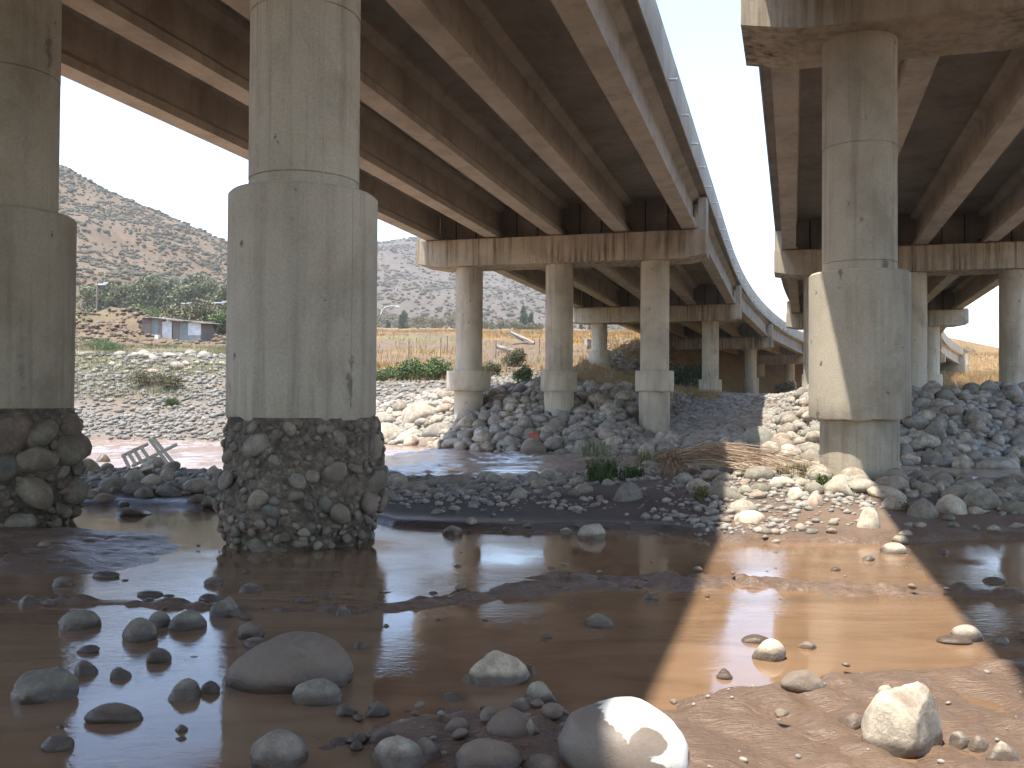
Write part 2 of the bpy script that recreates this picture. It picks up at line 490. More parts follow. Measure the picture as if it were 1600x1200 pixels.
gx = axis([(-3600, -300, 500, 20), (-300, -40, 20, 1.2), (-40, -9, 1.2, 0.07), (-9, 9, 0.045, 0.045), (9, 40, 0.07, 1.2), (40, 300, 1.2, 20), (300, 3600, 20, 500)])
gy = axis([(-300, -8, 40, 1.0), (-8, 3, 1.0, 0.05), (3, 12, 0.035, 0.045), (12, 45, 0.06, 0.35), (45, 140, 0.35, 1.6), (140, 500, 1.6, 30), (500, 4000, 30, 600)])
GX, GY = np.meshgrid(gx, gy)
GZ = terrain(GX, GY)
def ter(x, y):
    i = min(max(int(np.searchsorted(gx, x)) - 1, 0), len(gx) - 2); j = min(max(int(np.searchsorted(gy, y)) - 1, 0), len(gy) - 2)
    a = (x - gx[i]) / (gx[i + 1] - gx[i]); b = (y - gy[j]) / (gy[j + 1] - gy[j])
    return float((GZ[j, i] * (1 - a) + GZ[j, i + 1] * a) * (1 - b) + (GZ[j + 1, i] * (1 - a) + GZ[j + 1, i + 1] * a) * b)
nx, ny = len(gx), len(gy)
idx = np.arange(nx * ny).reshape(ny, nx)
F = np.stack([idx[:-1, :-1], idx[:-1, 1:], idx[1:, 1:], idx[1:, :-1]], -1).reshape(-1, 4)
me = mesh_np('ground', np.stack([GX, GY, GZ], -1).reshape(-1, 3), F, M_GROUND)

# own colours of the ground: silt, sand, gravel, soil, dry grass, green
def lerp(a, b, t): return a * (1 - t[..., None]) + np.array(b) * t[..., None]
yn_, yf_ = river_edges(GX); yb_ = bank_edge(GX); u_, v_ = uv(GX, GY)
c = np.zeros(GX.shape + (3,)) + np.array((0.15, 0.098, 0.066))
n1 = fbm(GX * 0.5, GY * 0.5, 61); n2 = fbm(GX * 0.09, GY * 0.09, 66); n3 = fbm(GX * 0.25, GY * 0.25, 71)
c = lerp(c, (0.20, 0.145, 0.105), sstep(0.35, 0.7, n1) * sstep(0.05, 0.15, GZ))
c = lerp(c, (0.12, 0.092, 0.072), sstep(0.8, 3.0, GY - yb_) * (GY < yn_ + 2))
c = lerp(c, (0.075, 0.055, 0.044), sstep(-0.4, 0.1, GY - yb_) * sstep(3.6, 1.6, GY - yb_ + 1.2 * (n1 - 0.5)) * sstep(2.9, 2.0, GX - 0.15 * (GY - 11)))
farm = sstep(-0.5, 0.8, GY - yf_)
c = lerp(c, (0.15, 0.13, 0.105), farm)
dirt = sstep(46, 58, GY + 20 * (n3 - 0.5)) * farm
c = lerp(c, (0.13, 0.088, 0.05), dirt)
curve_ = np.minimum(np.where(u_ > 60, (u_ - 60) ** 2 / 800.0, 0), 60)
gold = sstep(0.36, 0.54, n2 + 0.25 * (n3 - 0.5) + 0.12 * sstep(-5, 12, GX)) * sstep(58, 75, GY) * sstep(420, 200, GY) * np.maximum(sstep(-26, -14, GX), sstep(100, 125, GY))
c = lerp(c, (0.25, 0.145, 0.042), gold * 0.9)
green = sstep(0.58, 0.72, fbm(GX * 0.13, GY * 0.2, 81) + 0.18 * np.exp(-((GY - 60) / 9) ** 2)) * sstep(48, 56, GY) * sstep(160, 90, GY)
c = lerp(c, (0.11, 0.13, 0.045), green * 0.4)
c = lerp(c, (0.17, 0.125, 0.075), sstep(150, 400, GY) * 0.7)
at = me.color_attributes.new('gcol', 'FLOAT_COLOR', 'POINT')
at.data.foreach_set('color', np.concatenate([c, np.ones(GX.shape + (1,))], -1).astype(np.float32).ravel())
wet = sstep(0.2, 0.05, GZ) * sstep(0.9, 0.2, GY - yb_)
aw = me.attributes.new('gwet', 'FLOAT', 'POINT')
aw.data.foreach_set('value', wet.astype(np.float32).ravel())
tag(obj('ground', me), 'brown silt, gravel and dry soil of the river bed and banks', kind='structure')

# ------------------------------------------------------------------ water
def sheet(name, xs, ys, zf, mat, mask=None):
    A, B = np.meshgrid(xs, ys); Z = zf(A, B)
    n, m = len(xs), len(ys)
    ii = np.arange(n * m).reshape(m, n)
    f = np.stack([ii[:-1, :-1], ii[:-1, 1:], ii[1:, 1:], ii[1:, :-1]], -1).reshape(-1, 4)
    if mask is not None:
        ca = A.ravel()[f].mean(1); cb = B.ravel()[f].mean(1)
        f = f[mask(ca, cb)]
    return mesh_np(name, np.stack([A, B, Z], -1).reshape(-1, 3), f, mat)

tag(obj('puddle_water', sheet('puddle_water', np.linspace(-40, 40, 81), np.linspace(-60, 15.2, 60), lambda a, b: a * 0, M_PUDDLE)),
    'still brown silty water in the foreground', kind='structure')

def river_z(a, b):
    ch = sstep(0.2, 2.0, b - river_edges(a)[0])
    w = (fbm(a * 0.9, b * 1.4, 91, 3) - 0.5) * 0.16 + (fbm(a * 2.6, b * 4.2, 95, 3) - 0.5) * 0.11
    rough = 0.35 + 0.9 * sstep(0.35, 0.65, fbm(a * 0.25, b * 0.25, 97, 2))
    return -0.46 + w * ch * rough
tag(obj('river_water', sheet('river_water', axis([(-60, -16, 1.5, .12), (-16, 14, .12, .12), (14, 60, .12, 1.5)]), axis([(17.5, 47, 0.12, 0.16)]), river_z, M_RIVER)),
    'fast brown river channel with choppy waves', kind='structure')

# ------------------------------------------------------------------ bridges
def path(u0, v0, s):
    """centre line: straight, then a wide bend to the right; the right bridge heads a little further right"""
    R0 = 400.0 - v0
    us = 58.0
    a0 = R(0.7) if v0 > 0 else 0.0
    st = min(s, us)
    uu = 16.9 + (st - 16.9) * math.cos(a0); vv = v0 + (st - 16.9) * math.sin(a0)
    a = max(0.0, (s - us) / R0)
    uu += R0 * (math.sin(a0 + a) - math.sin(a0)); vv += R0 * (math.cos(a0) - math.cos(a0 + a))
    x, y = xy(uu, vv); return Vector((x, y, 0)), a0 + a
def frame(v0, s):
    p, a = path(0, v0, s)
    t = U * math.cos(a) + V_ * math.sin(a); r = V_ * math.cos(a) - U * math.sin(a)
    return p, t, r
def zoff(s, v0=-1.0):
    if v0 > 0: return 0.28 - 0.0095 * (s - 16.9)
    return -0.014 * max(0.0, s - 66) if s < 140 else -0.014 * 74

Z_CAP0, Z_CAP1, Z_GB, G_H = 7.52, 8.68, 8.74, 1.5
GIRD = [(-0.30, 0), (0.30, 0), (0.30, 0.22), (0.11, 0.40), (0.11, 1.22), (0.38, 1.36), (0.38, G_H), (-0.38, G_H), (-0.38, 1.36), (-0.11, 1.22), (-0.11, 0.40), (-0.30, 0.22)]
GS = 2.86
W2 = 6.42            # half width of deck

def seam_col(mb, r, z0, z1, ang):
    ca, sa = math.cos(ang), math.sin(ang)
    M = Matrix.Translation((r * ca, r * sa, 0)) @ Matrix.Rotation(ang, 4, 'Z')
    mb.box((-0.02, -0.009, z0), (0.005, 0.009, z1), M)

def column_mesh(r, z0, z1, rings, seam):
    prof = [(r, z0)]
    for zr in sorted(rings):
        if z0 + 0.1 < zr < z1 - 0.1:
            prof += [(r, zr - 0.014), (r - 0.012, zr - 0.006), (r - 0.012, zr + 0.006), (r + 0.003, zr + 0.014)]
    prof.append((r, z1))
    mb = MB(); mb.lathe(prof, 56)
    if seam is not None:
        seam_col(mb, r, z0, z1, seam)
        seam_col(mb, r, z0, z1, seam + math.pi)
    return mb
def ragged_collar(r, z0, z1, seam, rag=0.05, seed=0):
    rs = random.Random(seed)
    ph = [rs.uniform(0, 6.28) for _ in range(6)]
    n = 180; vs = []; fs = []
    lv = np.zeros(n)
    for fr, am in ((7, 0.55), (16, 0.35), (45, 0.3)):
        k = np.arange(n) * fr / n
        a = np.array([rs.random() for _ in range(fr + 1)]); a[-1] = a[0]
        w = np.floor(k).astype(int); fz = k - w
        lv += am * (a[w] * (1 - fz) + a[w + 1] * fz - 0.5)
    lv = rag * 1.5 * np.where(lv > 0.12, lv * 1.7, lv * 0.7)
    def low(t): return float(lv[int(round(t / (2 * math.pi) * n)) % n])
    levels = [(r - 0.10, 0, 1), (r - 0.01, 0, 1), (r, 0.03, 1), (r, 0.3, 0), (r, z1 - z0 - 0.03, 0), (r - 0.03, z1 - z0, 0), (0.3, z1 - z0, 0)]
    for rr, dz, k in levels:
        for j in range(n):
            t = 2 * math.pi * j / n
            vs.append((rr * math.cos(t), rr * math.sin(t), z0 + dz + k * low(t)))
    for i in range(len(levels) - 1):
        for j in range(n): fs.append((i*n + j, i*n + (j+1) % n, (i+1)*n + (j+1) % n, (i+1)*n + j))
    fs.append(tuple(range((len(levels) - 1) * n, len(levels) * n)))
    fs.append(tuple(range(n - 1, -1, -1)))
    mb = MB(); mb.add(vs, fs)
    seam_col(mb, r, z0 + 0.12, z1 - 0.03, seam); seam_col(mb, r, z0 + 0.12, z1 - 0.03, seam + math.pi)
    return mb

def make_bridge(name, v0, stations, label, colspec, pipes, lkey, rkey, first_vis):
    p0, _, _ = frame(v0, stations[first_vis])
    root = empty(name, (p0.x, p0.y, 0))
    tag(root, label, 'bridge')
    s_a, s_b = stations[0] - 8, stations[-1] + 1.0
    # --- deck slab and parapets swept along the centre line
    ss = list(np.arange(s_a, s_b, 2.0)) + [s_b]
    def sweep(nm, prof, mat, par=root):
        mb = MB(); n = len(prof); vs = []; fs = []
        for s in ss:
            p, t, r = frame(v0, s)
            vs += [p + r * a + Vector((0, 0, b + zoff(s, v0))) for a, b in prof]
        for i in range(len(ss) - 1):
            for j in range(n): fs.append((i*n + j, i*n + (j+1) % n, (i+1)*n + (j+1) % n, (i+1)*n + j))
        fs += [tuple(range(n - 1, -1, -1)), tuple(range((len(ss)-1)*n, len(ss)*n))]
        mb.add(vs, fs)
        return mb.build(nm, mat, par)
    zs = Z_GB + G_H + 0.005
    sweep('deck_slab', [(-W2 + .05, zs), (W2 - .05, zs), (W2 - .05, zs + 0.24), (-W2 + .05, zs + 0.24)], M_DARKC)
    for sg in (-1, 1):
        pr = [(sg * (W2 - 0.045), zs - 0.06), (sg * W2, zs - 0.06), (sg * (W2 + 0.02), zs + 1.12), (sg * (W2 - 0.22), zs + 1.12), (sg * (W2 - 0.30), zs + 0.5), (sg * (W2 - 0.48), zs + 0.28), (sg * (W2 - 0.48), zs + 0.243), (sg * (W2 - 0.045), zs + 0.243)]
        if sg < 0: pr = pr[::-1]
        para = sweep('parapet', pr, M_PARA)
        if pipes == sg:
            s = 25.4
            mbp = MB(); mbp.tube([(0, 0, 0), (0.27, 0, -0.02)], 0.035, 8); mep = mesh_from('drain_pipe', mbp.v, mbp.f, M_PIPE, True, 40)
            while s < stations[-1]:
                p, t, r = frame(v0, s)
                q = p + r * (sg * (W2 - 0.05)); 
                obj('drain_pipe', mep, para, (q.x, q.y, zs + 0.16 + zoff(s, v0)), (0, 0, math.atan2(r.y * sg, r.x * sg)))
                s += 3.3
    # --- girders of every span
    for k in range(len(stations)):
        sa = stations[k - 1] if k else s_a - 6
        sb = stations[k]
        pa, ta, ra = frame(v0, sa); pb, tb, rb = frame(v0, sb)
        for g in range(5):
            off = (g - 2) * GS
            A = pa + ra * off + ta * 0.12 + Vector((0, 0, Z_GB + zoff(sa, v0)))
            B = pb + rb * off - tb * 0.12 + Vector((0, 0, Z_GB + zoff(sb, v0)))
            d = (B - A).normalized(); side = Vector((d.y, -d.x, 0)).normalized()
            mb = MB(); mb.prism(GIRD, A, B, side)
            mb.build('girder', M_GIRD, root)
    # --- piers
    for k, s in enumerate(stations[:-1]):
        if k < first_vis - 1: pass
        p, t, r = frame(v0, s); zo = zoff(s, v0)
        ang = math.atan2(r.y, r.x)
        base = Matrix.Translation((p.x, p.y, 0)) @ Matrix.Rotation(ang, 4, 'Z')   # x = right, y = along
        L = 6.4; hw = 1.0
        mb = MB()
        a, b = Z_CAP0 + zo, Z_CAP1 + zo
        prof = [(-L, a + 0.16), (-L + 0.9, a), (L - 0.9, a), (L, a + 0.16), (L, b), (-L, b)]
        mb.prism([(x, z) for x, z in prof], Vector((0, -hw, 0)), Vector((0, hw, 0)), Vector((1, 0, 0)))
        mb.v = [tuple(base @ Vector(q)) for q in mb.v]
        cap = mb.build('pier_cap', M_CAP, root)
        for sg, kh in ((-1, lkey), (1, rkey)):
            mk = MB(); x0, x1 = sorted((sg * (L - 0.34), sg * (L - 0.003)))
            mk.box((x0, -0.55, b - 0.002), (x1, 0.55, b + kh))
            top = [(x0, -0.55, b + kh), (x1, -0.55, b + kh), (x1, 0.55, b + kh), (x0, 0.55, b + kh)]
            mk.v = [tuple(base @ Vector(q)) for q in mk.v]
            mk.build('shear_key', M_CON, cap)
        for g in range(5):
            off = (g - 2) * GS
            for e in (-0.45, 0.45):
                mk = MB(); mk.box((off - 0.25, e - 0.2, b - 0.002), (off + 0.25, e + 0.2, Z_GB + zo + 0.004), base); mk.build('bearing', M_BEAR, cap)
            if g < 4:
                md = MB()
                md.box((off + 0.14, -0.11, b + 0.32), (off + GS - 0.14, 0.11, Z_GB + zo + G_H + 0.004), base)
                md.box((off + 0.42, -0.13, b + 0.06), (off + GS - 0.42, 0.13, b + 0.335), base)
                md.build('diaphragm', M_DARKC, cap)
                for xr in (0.95, 1.9):
                    mr = MB(); mr.tube([base @ Vector((off + xr, -0.24, b)), base @ Vector((off + xr, -0.24, b + 1.45))], 0.03, 6); mr.build('anchor_rod', M_ROD, cap)
        # columns
        for ci, cx in enumerate((-4.2, 0.0, 4.2)):
            q = base @ Vector((cx - (0.25 if v0 > 0 else 0.0), 0, 0))
            gz = ter(q.x, q.y)
            spec = colspec(k, ci, gz)
            if spec is None: continue
            seam = R(-70) + 0.5 * ((ci * 7 + k * 3) % 5 - 2) * 0.4
            top = a + 0.02
            c0, c1, cr = spec['collar']
            cm = column_mesh(0.61, c1 - 0.05, top, spec.get('rings', [c1 + 0.18, c1 + 2.05, c1 + 3.9]), seam)
            col = cm.build('column', M_CON, root, (q.x, q.y, 0), None, True, 30)
            cl = ragged_collar(cr, c0, c1, seam + 0.35, spec.get('rag', 0.03), k * 5 + ci).build('collar', M_CON, col, (q.x, q.y, 0), None, True, 30)
            if 'pile' in spec:
                column_mesh(spec['pile'], gz - 0.9, c0 + 0.06, [], seam + 0.1).build('pile', M_CON, col, (q.x, q.y, 0), None, True, 30)
            if 'after' in spec: spec['after'](root, col, q, c0)
    # --- abutment at the far end
    s = stations[-1]; p, t, r = frame(v0, s); zo = zoff(s, v0)
    base = Matrix.Translation((p.x, p.y, 0)) @ Matrix.Rotation(math.atan2(r.y, r.x), 4, 'Z')
    mb = MB(); mb.box((-7.2, -0.6, 2.0), (7.2, 1.2, Z_CAP1 + zo), base); mb.box((-7.2, 0.4, Z_CAP1 + zo - 0.01), (7.2, 1.2, zs + 0.2 + zo), base)
    mb.build('abutment', M_CAP, root)
    return root

# --- stones used everywhere: a library of shared shapes
def ico(sub):
    bm = bmesh.new(); bmesh.ops.create_icosphere(bm, subdivisions=sub, radius=1.0)
    v = np.array([x.co[:] for x in bm.verts]); f = np.array([[a.index for a in x.verts] for x in bm.faces]); bm.free()
    return v, f
def n3(p, seed, sc):
    x, y, z = (p * sc).T
    return (vnoise(x + 11.3 * seed, y + z * 0.7, seed) + vnoise(y - 5.1 * seed, z + x * 0.7, seed + 5) + vnoise(z + 3.7 * seed, x + y * 0.7, seed + 9)) / 3 - 0.5
def stone_shape(sub, seed, angular=0.0):
    v, f = ico(sub)
    r = np.random.default_rng(seed)
    p = v.copy()
    # gently squared super-ellipsoid, then a few broad flats, then noise
    e = r.uniform(0.95, 1.12)
    p = np.sign(p) * np.abs(p) ** e
    p /= np.max(np.abs(p))
    for _ in range(3 + int(angular * 9)):
        nrm = r.normal(size=3); nrm /= np.linalg.norm(nrm)
        dcut = r.uniform(0.55, 0.85) if angular > 0 else r.uniform(0.74, 0.95)
        dd = p @ nrm
        k = np.clip(dd - dcut, 0, None)
        p = p - np.outer(k * (0.92 if angular > 0 else 0.6), nrm)
    p = p * (1 + 0.34 * n3(v, seed, 1.15) + 0.13 * n3(v, seed + 3, 2.6) + (0.07 + 0.06 * angular) * n3(v, seed + 7, 5.5))[:, None]
    p[:, 0] *= 1 + 0.22 * p[:, 1] * r.uniform(-1, 1)
    tp = r.uniform(0.10, 0.26) if angular == 0 else r.uniform(0.22, 0.45)
    p[:, :2] *= (1 - tp * p[:, 2])[:, None]
    p[:, 2] += 0.18 * r.uniform(-1, 1) * p[:, 0]
    p -= (p.max(0) + p.min(0)) / 2
    p /= (p.max(0) - p.min(0)) / 2
    return p, f
STONES = {}
def stone_mesh(mat, i, sub=3, ang=False):
    key = (mat.name, i, sub, ang)
    if key not in STONES:
        v, f = stone_shape(sub, 100 + i * 13 + (500 if ang else 0), 0.8 if ang else 0.0)
        STONES[key] = mesh_np('stone', v, f, mat)
    return STONES[key]

def embed(root, col, q, c0, rc, zbot, n_big, big_r, n_small, small_r, seed, name, flare=0.0):
    """gravelly footing laid bare under a collar, with cobbles stuck in it"""
    rs = random.Random(seed)
    mb = MB(); prof = []
    N = 22
    for i in range(N):
        f = i / (N - 1); z = zbot + (c0 + 0.03 - zbot) * f
        prof.append((rc * (1 - 0.13 * (1 - f) ** 2 * 0 + flare * math.sin(math.pi * f) - (0.16 * max(0, 0.25 - f) / 0.25)), z))
    def wob(t, z):
        a = np.array([[math.cos(t) * 2.4, math.sin(t) * 2.4, z * 2.4]])
        return float(0.22 * n3(a, seed, 1.0)[0] + 0.13 * n3(a, seed + 2, 3.5)[0] + 0.07 * n3(a, seed + 4, 9.0)[0])
    mb.lathe(prof, 90, wob)
    foot = mb.build('footing', M_CONGLO, root, (q.x, q.y, 0), None, True, 60)
    placed = []
    def put(n, lo, hi, tries):
        got = 0
        for _ in range(tries):
            if got >= n: break
            t = rs.uniform(0, 2 * math.pi)
            if math.sin(t) > 0.35 and rs.random() < 0.8: continue
            r_ = rs.uniform(lo, hi) if rs.random() < 0.5 else lo + (hi - lo) * rs.random() ** 2
            z = rs.uniform(zbot + 0.05, c0 - r_ * 0.8)
            f = (z - zbot) / (c0 - zbot)
            rr = rc * (1 + flare * math.sin(math.pi * f) - 0.16 * max(0, 0.25 - f) / 0.25 + wob(t, z)) + r_ * 0.05
            P = Vector((math.cos(t) * rr, math.sin(t) * rr, z))
            if any((P - a).length < (r_ + b) * 0.72 for a, b in placed): continue
            placed.append((P, r_)); got += 1
            s1, s2 = rs.uniform(0.7, 1.0), rs.uniform(0.5, 0.8)
            obj('cobble', stone_mesh(M_STONE_FOOT, rs.randrange(8), 2), foot, (q.x + P.x, q.y + P.y, z),
                (rs.uniform(-0.6, 0.6), rs.uniform(-0.9, 0.9), t + rs.uniform(-0.5, 0.5) + 1.57), (r_ * 1.15, r_ * s2, r_ * s1))
    put(n_big, *big_r, 600)
    put(n_small, *small_r, 4000)
    return foot

def conglo_mat():
    t = NT('eroded_gravel_footing')
    p = t.pos()
    n = t.noise(p, 5, 8, 0.7); f = t.noise(p, 30, 5, 0.7)
    vo = t.new('TexVoronoi', feature='F1'); t.link(p, vo.inputs['Vector']); vo.inputs['Scale'].default_value = 16
    c = t.ramp(n, [(0.25, (0.06, 0.047, 0.037)), (0.5, (0.18, 0.14, 0.10)), (0.72, (0.32, 0.26, 0.185))])
    sv = t.new('SeparateColor'); t.link(vo.outputs['Color'], sv.inputs[0]); c = t.mix(0.45, c, t.ramp(sv.outputs[0], [(0.0, 0.22), (1.0, 0.72)]), 'OVERLAY')
    c = t.mix(0.5, c, t.ramp(f, [(0.25, 0.25), (0.75, 0.75)]), 'OVERLAY')
    t.set('Base Color', c); t.set('Roughness', 0.9)
    h = t.math('ADD', t.math('MULTIPLY', vo.outputs['Distance'], -0.9), f)
    t.set('Normal', t.bump(h, 0.9, 0.05))
    return t.m
M_CONGLO = conglo_mat()
M_STONE_FOOT = stone_mat('footing_cobble', 0.5, 0.78, False)

def left_cols(k, ci, gz):
    kk = k - 3           # 0 = nearest pier in view
    if kk == 0:
        if ci == 2:
            return dict(collar=(1.36, 3.87, 0.825), rings=[4.02, 5.88], rag=0.06,
                        after=lambda root, col, q, c0: embed(root, col, q, c0, 0.83, -0.12, 30, (0.075, 0.16), 265, (0.025, 0.07), 3, 'footing', 0.06))
        if ci == 1:
            return dict(collar=(1.42, 3.87, 0.825), rings=[5.6], rag=0.06,
                        after=lambda root, col, q, c0: embed(root, col, q, c0, 0.86, -0.12, 34, (0.15, 0.31), 150, (0.04, 0.12), 11, 'footing', 0.10))
        return dict(collar=(0.6, 3.87, 0.825), pile=0.7)
    if kk == 1:
        return dict(collar=(1.97, 2.86, (1.0, 0.80, 0.82)[ci]), pile=(0.66, 0.66, 0.66)[ci], rings=[4.6, 6.3], rag=0.025)
    if kk < 1: return dict(collar=(0.9, 2.4, 0.82), pile=0.66)
    return dict(collar=(gz - 0.3, gz + (1.15 if kk == 2 else 2.0), 0.84), rings=[gz + 2.6])

def right_cols(k, ci, gz):
    kk = k - 3
    if kk == 0:
        if ci == 0: return dict(collar=(1.31, 3.80, 0.83), pile=0.645, rings=[3.96, 5.95], rag=0.075)
        return dict(collar=(1.31, 3.8, 0.83), pile=0.645)
    if kk == 1: return dict(collar=((1.3, 0.8, 1.45)[ci], (2.0, 1.6, 2.36)[ci], (0.8, 0.74, 1.05)[ci]), pile=0.7, rings=[3.2, 5.2], rag=0.02)
    if kk < 1: return dict(collar=(0.9, 2.4, 0.82), pile=0.66)
    return dict(collar=(gz - 0.3, gz + 1.5, 0.80), rings=[gz + 3])

ST_L = [9.35 + 30.35 * k for k in range(-3, 6)]
ST_R = [16.9 + 29.2 * k for k in range(-3, 6)]
bridge_l = make_bridge('road_bridge', -9.38, ST_L, 'long concrete girder bridge curving away, its near footings washed bare to the gravel', left_cols, 1, 0.3, 1.42, 3)
bridge_r = make_bridge('road_bridge', 5.75, ST_R, 'twin concrete girder bridge on the right with a smooth round pile below its collar', right_cols, 0, 1.0, 0.12, 3)

# ------------------------------------------------------------------ hills
def hill(name, label, yr, ridge, y0, depth, xs_rng, nx, ny, seed, amp, col, sc_n, sc_s):
    xs = np.linspace(*xs_rng, nx); ys = np.linspace(y0, yr + depth, ny)
    A, B = np.meshgrid(xs, ys)
    px = [(p[0] - 800) / 1443 * yr for p in ridge]; pz = [CAM_H + yr * (622 - p[1]) / 1443 for p in ridge]
    def zf(A, B):
        top = np.interp(A, px, pz)
        f = np.clip((B - y0) / (yr - y0), 0, 1)
        prof = f ** 0.9
        back = 1 - 0.35 * np.clip((B - yr) / depth, 0, 1) ** 2
        zb = terrain(A, np.full_like(A, 200.0))*0 + 8.0
        nn = (fbm(A / sc_n, B / sc_n, seed, 5) - 0.5) * amp * np.sin(np.clip(f, 0, 1) * math.pi * 0.93)
        return zb * (1 - prof) + top * prof * back + nn
    Z = zf(A, B)
    ii = np.arange(nx * ny).reshape(ny, nx)
    f = np.stack([ii[:-1, :-1], ii[:-1, 1:], ii[1:, 1:], ii[1:, :-1]], -1).reshape(-1, 4)
    t = NT(name + '_soil')
    p = t.pos()
    n = t.noise(p, 0.05, 8, 0.7); g = t.noise(p, 0.35, 6, 0.7)
    cc = t.ramp(n, [(0.3, [v * 0.75 for v in col]), (0.55, col), (0.75, [v * 1.2 for v in col])])
    cc = t.mix(0.6, cc, t.ramp(g, [(0.3, 0.2), (0.7, 0.75)]), 'OVERLAY')
    t.set('Base Color', cc); t.set('Roughness', 0.95)
    o = obj(name, mesh_np(name, np.stack([A, B, Z], -1).reshape(-1, 3), f, t.m))
    tag(o, label, kind='structure')
    return zf

def merge_blobs(name, pts, radii, flat, mat, sub=0, jitter=0.25, seed=1, parent=None):
    """many small lumps joined into one mesh, each with its own 'rnd' value"""
    r = np.random.default_rng(seed)
    if sub == 0:
        bm = bmesh.new(); bmesh.ops.create_icosphere(bm, subdivisions=1, radius=1.0)
        v = np.array([x.co[:] for x in bm.verts]); f = np.array([[a.index for a in x.verts] for x in bm.faces]); bm.free()
    else: v, f = ico(sub)
    N, k = len(pts), len(v)
    sh = 1 + r.uniform(-jitter, jitter, (N, k))
    ang = r.uniform(0, 6.283, N)
    el = r.uniform(0.7, 1.3, (N, 2))
    P = v[None] * sh[..., None]
    P = P * np.stack([el[:, 0], el[:, 1], flat * np.ones(N)], -1)[:, None, :] * np.asarray(radii)[:, None, None]
    # small tilt then spin
    tl = r.normal(0, 0.25, N); ca, sa = np.cos(tl)[:, None], np.sin(tl)[:, None]
    x, y, z = P[..., 0], P[..., 1], P[..., 2]
    y, z = y * ca - z * sa, y * sa + z * ca
    ca, sa = np.cos(ang)[:, None], np.sin(ang)[:, None]
    x, y = x * ca - y * sa, x * sa + y * ca
    V = np.stack([x, y, z], -1) + np.asarray(pts)[:, None, :]
    Fm = f[None] + (np.arange(N) * k)[:, None, None]
    me = mesh_np(name, V.reshape(-1, 3), Fm.reshape(-1, 3), mat)
    a = me.attributes.new('rnd', 'FLOAT', 'POINT')
    a.data.foreach_set('value', np.repeat(r.random(N), k).astype(np.float32))
    return obj(name, me, parent)

M_SCRUB = stuff_stone_mat('scrub_leaf', [(0.045, 0.046, 0.025), (0.075, 0.066, 0.036), (0.055, 0.055, 0.03), (0.11, 0.082, 0.045), (0.064, 0.06, 0.034)], 0.3)

RIDGE1 = [(-1500, 60), (-700, 130), (-300, 180), (0, 235), (100, 262), (140, 285), (200, 315), (300, 357), (350, 380), (430, 418), (520, 458), (600, 490), (680, 512), (800, 535), (1000, 560)]
RIDGE2 = [(-1500, 380), (100, 380), (350, 380), (480, 383), (590, 379), (650, 371), (700, 378), (760, 393), (850, 428), (900, 445), (1000, 480), (1100, 515), (1250, 560), (1500, 590), (2500, 590)]
RIDGE3 = [(-500, 560), (900, 545), (1300, 538), (1440, 540), (1480, 546), (1500, 552), (1530, 562), (1565, 574), (1640, 580), (2600, 575), (5000, 570)]
h1 = hill('near_hill', 'dry scrub covered hillside rising on the left', 400, RIDGE1, 185, 180, (-520, 40), 170, 120, 5, 15, (0.105, 0.068, 0.032), 45, 1)
h2 = hill('middle_hill', 'hazy scrub covered ridge behind the bridge', 820, RIDGE2, 420, 350, (-900, 700), 170, 110, 9, 34, (0.085, 0.065, 0.043), 110, 1)
h3 = hill('far_hill', 'pale distant hills beyond the plain', 2600, RIDGE3, 1300, 900, (-2500, 4200), 150, 60, 13, 60, (0.12, 0.10, 0.08), 300, 1)

def hill_scrub(name, label, zf, n, xr, yr, rr, seed):
    r = np.random.default_rng(seed)
    X = r.uniform(*xr, n * 2); Y = r.uniform(*yr, n * 2)
    d = fbm(X / (rr[1] * 9), Y / (rr[1] * 9), seed, 3)
    k = r.random(n * 2) < sstep(0.30, 0.62, d) * 0.95 + 0.12
    X, Y = X[k][:n], Y[k][:n]
    rad = r.uniform(rr[0], rr[1], len(X)) * np.where(r.random(len(X)) < 0.12, 1.6, 1.0)
    Z = zf(X, Y) + rad * 0.25
    o = merge_blobs(name, np.stack([X, Y, Z], -1), rad, 0.75, M_SCRUB, 0, 0.3, seed)
    tag(o, label, 'scrub', kind='stuff')
hill_scrub('hillside_scrub', 'olive scrub dotted over the near left hillside', h1, 20000, (-260, -20), (190, 408), (0.3, 0.85), 3)
hill_scrub('ridge_scrub', 'grey green scrub dotted over the hazy ridge', h2, 16000, (-330, 200), (425, 830), (0.5, 1.35), 4)

# ------------------------------------------------------------------ placing by ground point
def at(px, py, z=0.0):
    """ground point seen at (px, py) of a 1600x1200 view from standing height"""
    Y = (CAM_H - z) * 1443.0 / (py - 624.0)
    return (px - 800) / 1443.0 * Y, Y
def at_ter(px, py):
    x, y = at(px, py, 0.0)
    lo, hi = 2.5, 400.0
    # march along the sight line until it meets the ground
    Y = 3.0
    while Y < 420:
        z = CAM_H - Y * (py - 624.0) / 1443.0
        X = (px - 800) / 1443.0 * Y
        if z <= max(ter(X, Y), 0.0 if Y < 15 else -0.46): return X, Y, z
        Y *= 1.012
    return X, Y, z

def stone(name, label, cat, px, py, w, h, mat=None, i=0, ang=False, sub=3, rot=0.0, depth=0.8, tilt=0.0, group=None, sink=0.35, z0=None):
    x, y, z = at_ter(px, py)
    z = max(z, 0.0 if y < 16 else -0.46) if z0 is None else z0
    a = w / 1443.0 * y / 2; top = h / 1443.0 * y * 0.88
    b = a * depth
    c_ = top / (2 - 2 * sink)            # half height so that 'top' shows
    o = obj(name, stone_mesh(mat or M_STONE, i, sub, ang), None, (x, y + b * 0.75, z + top - c_), (tilt, 0, rot), (a, b, c_))
    tag(o, label, cat, group)
    return o

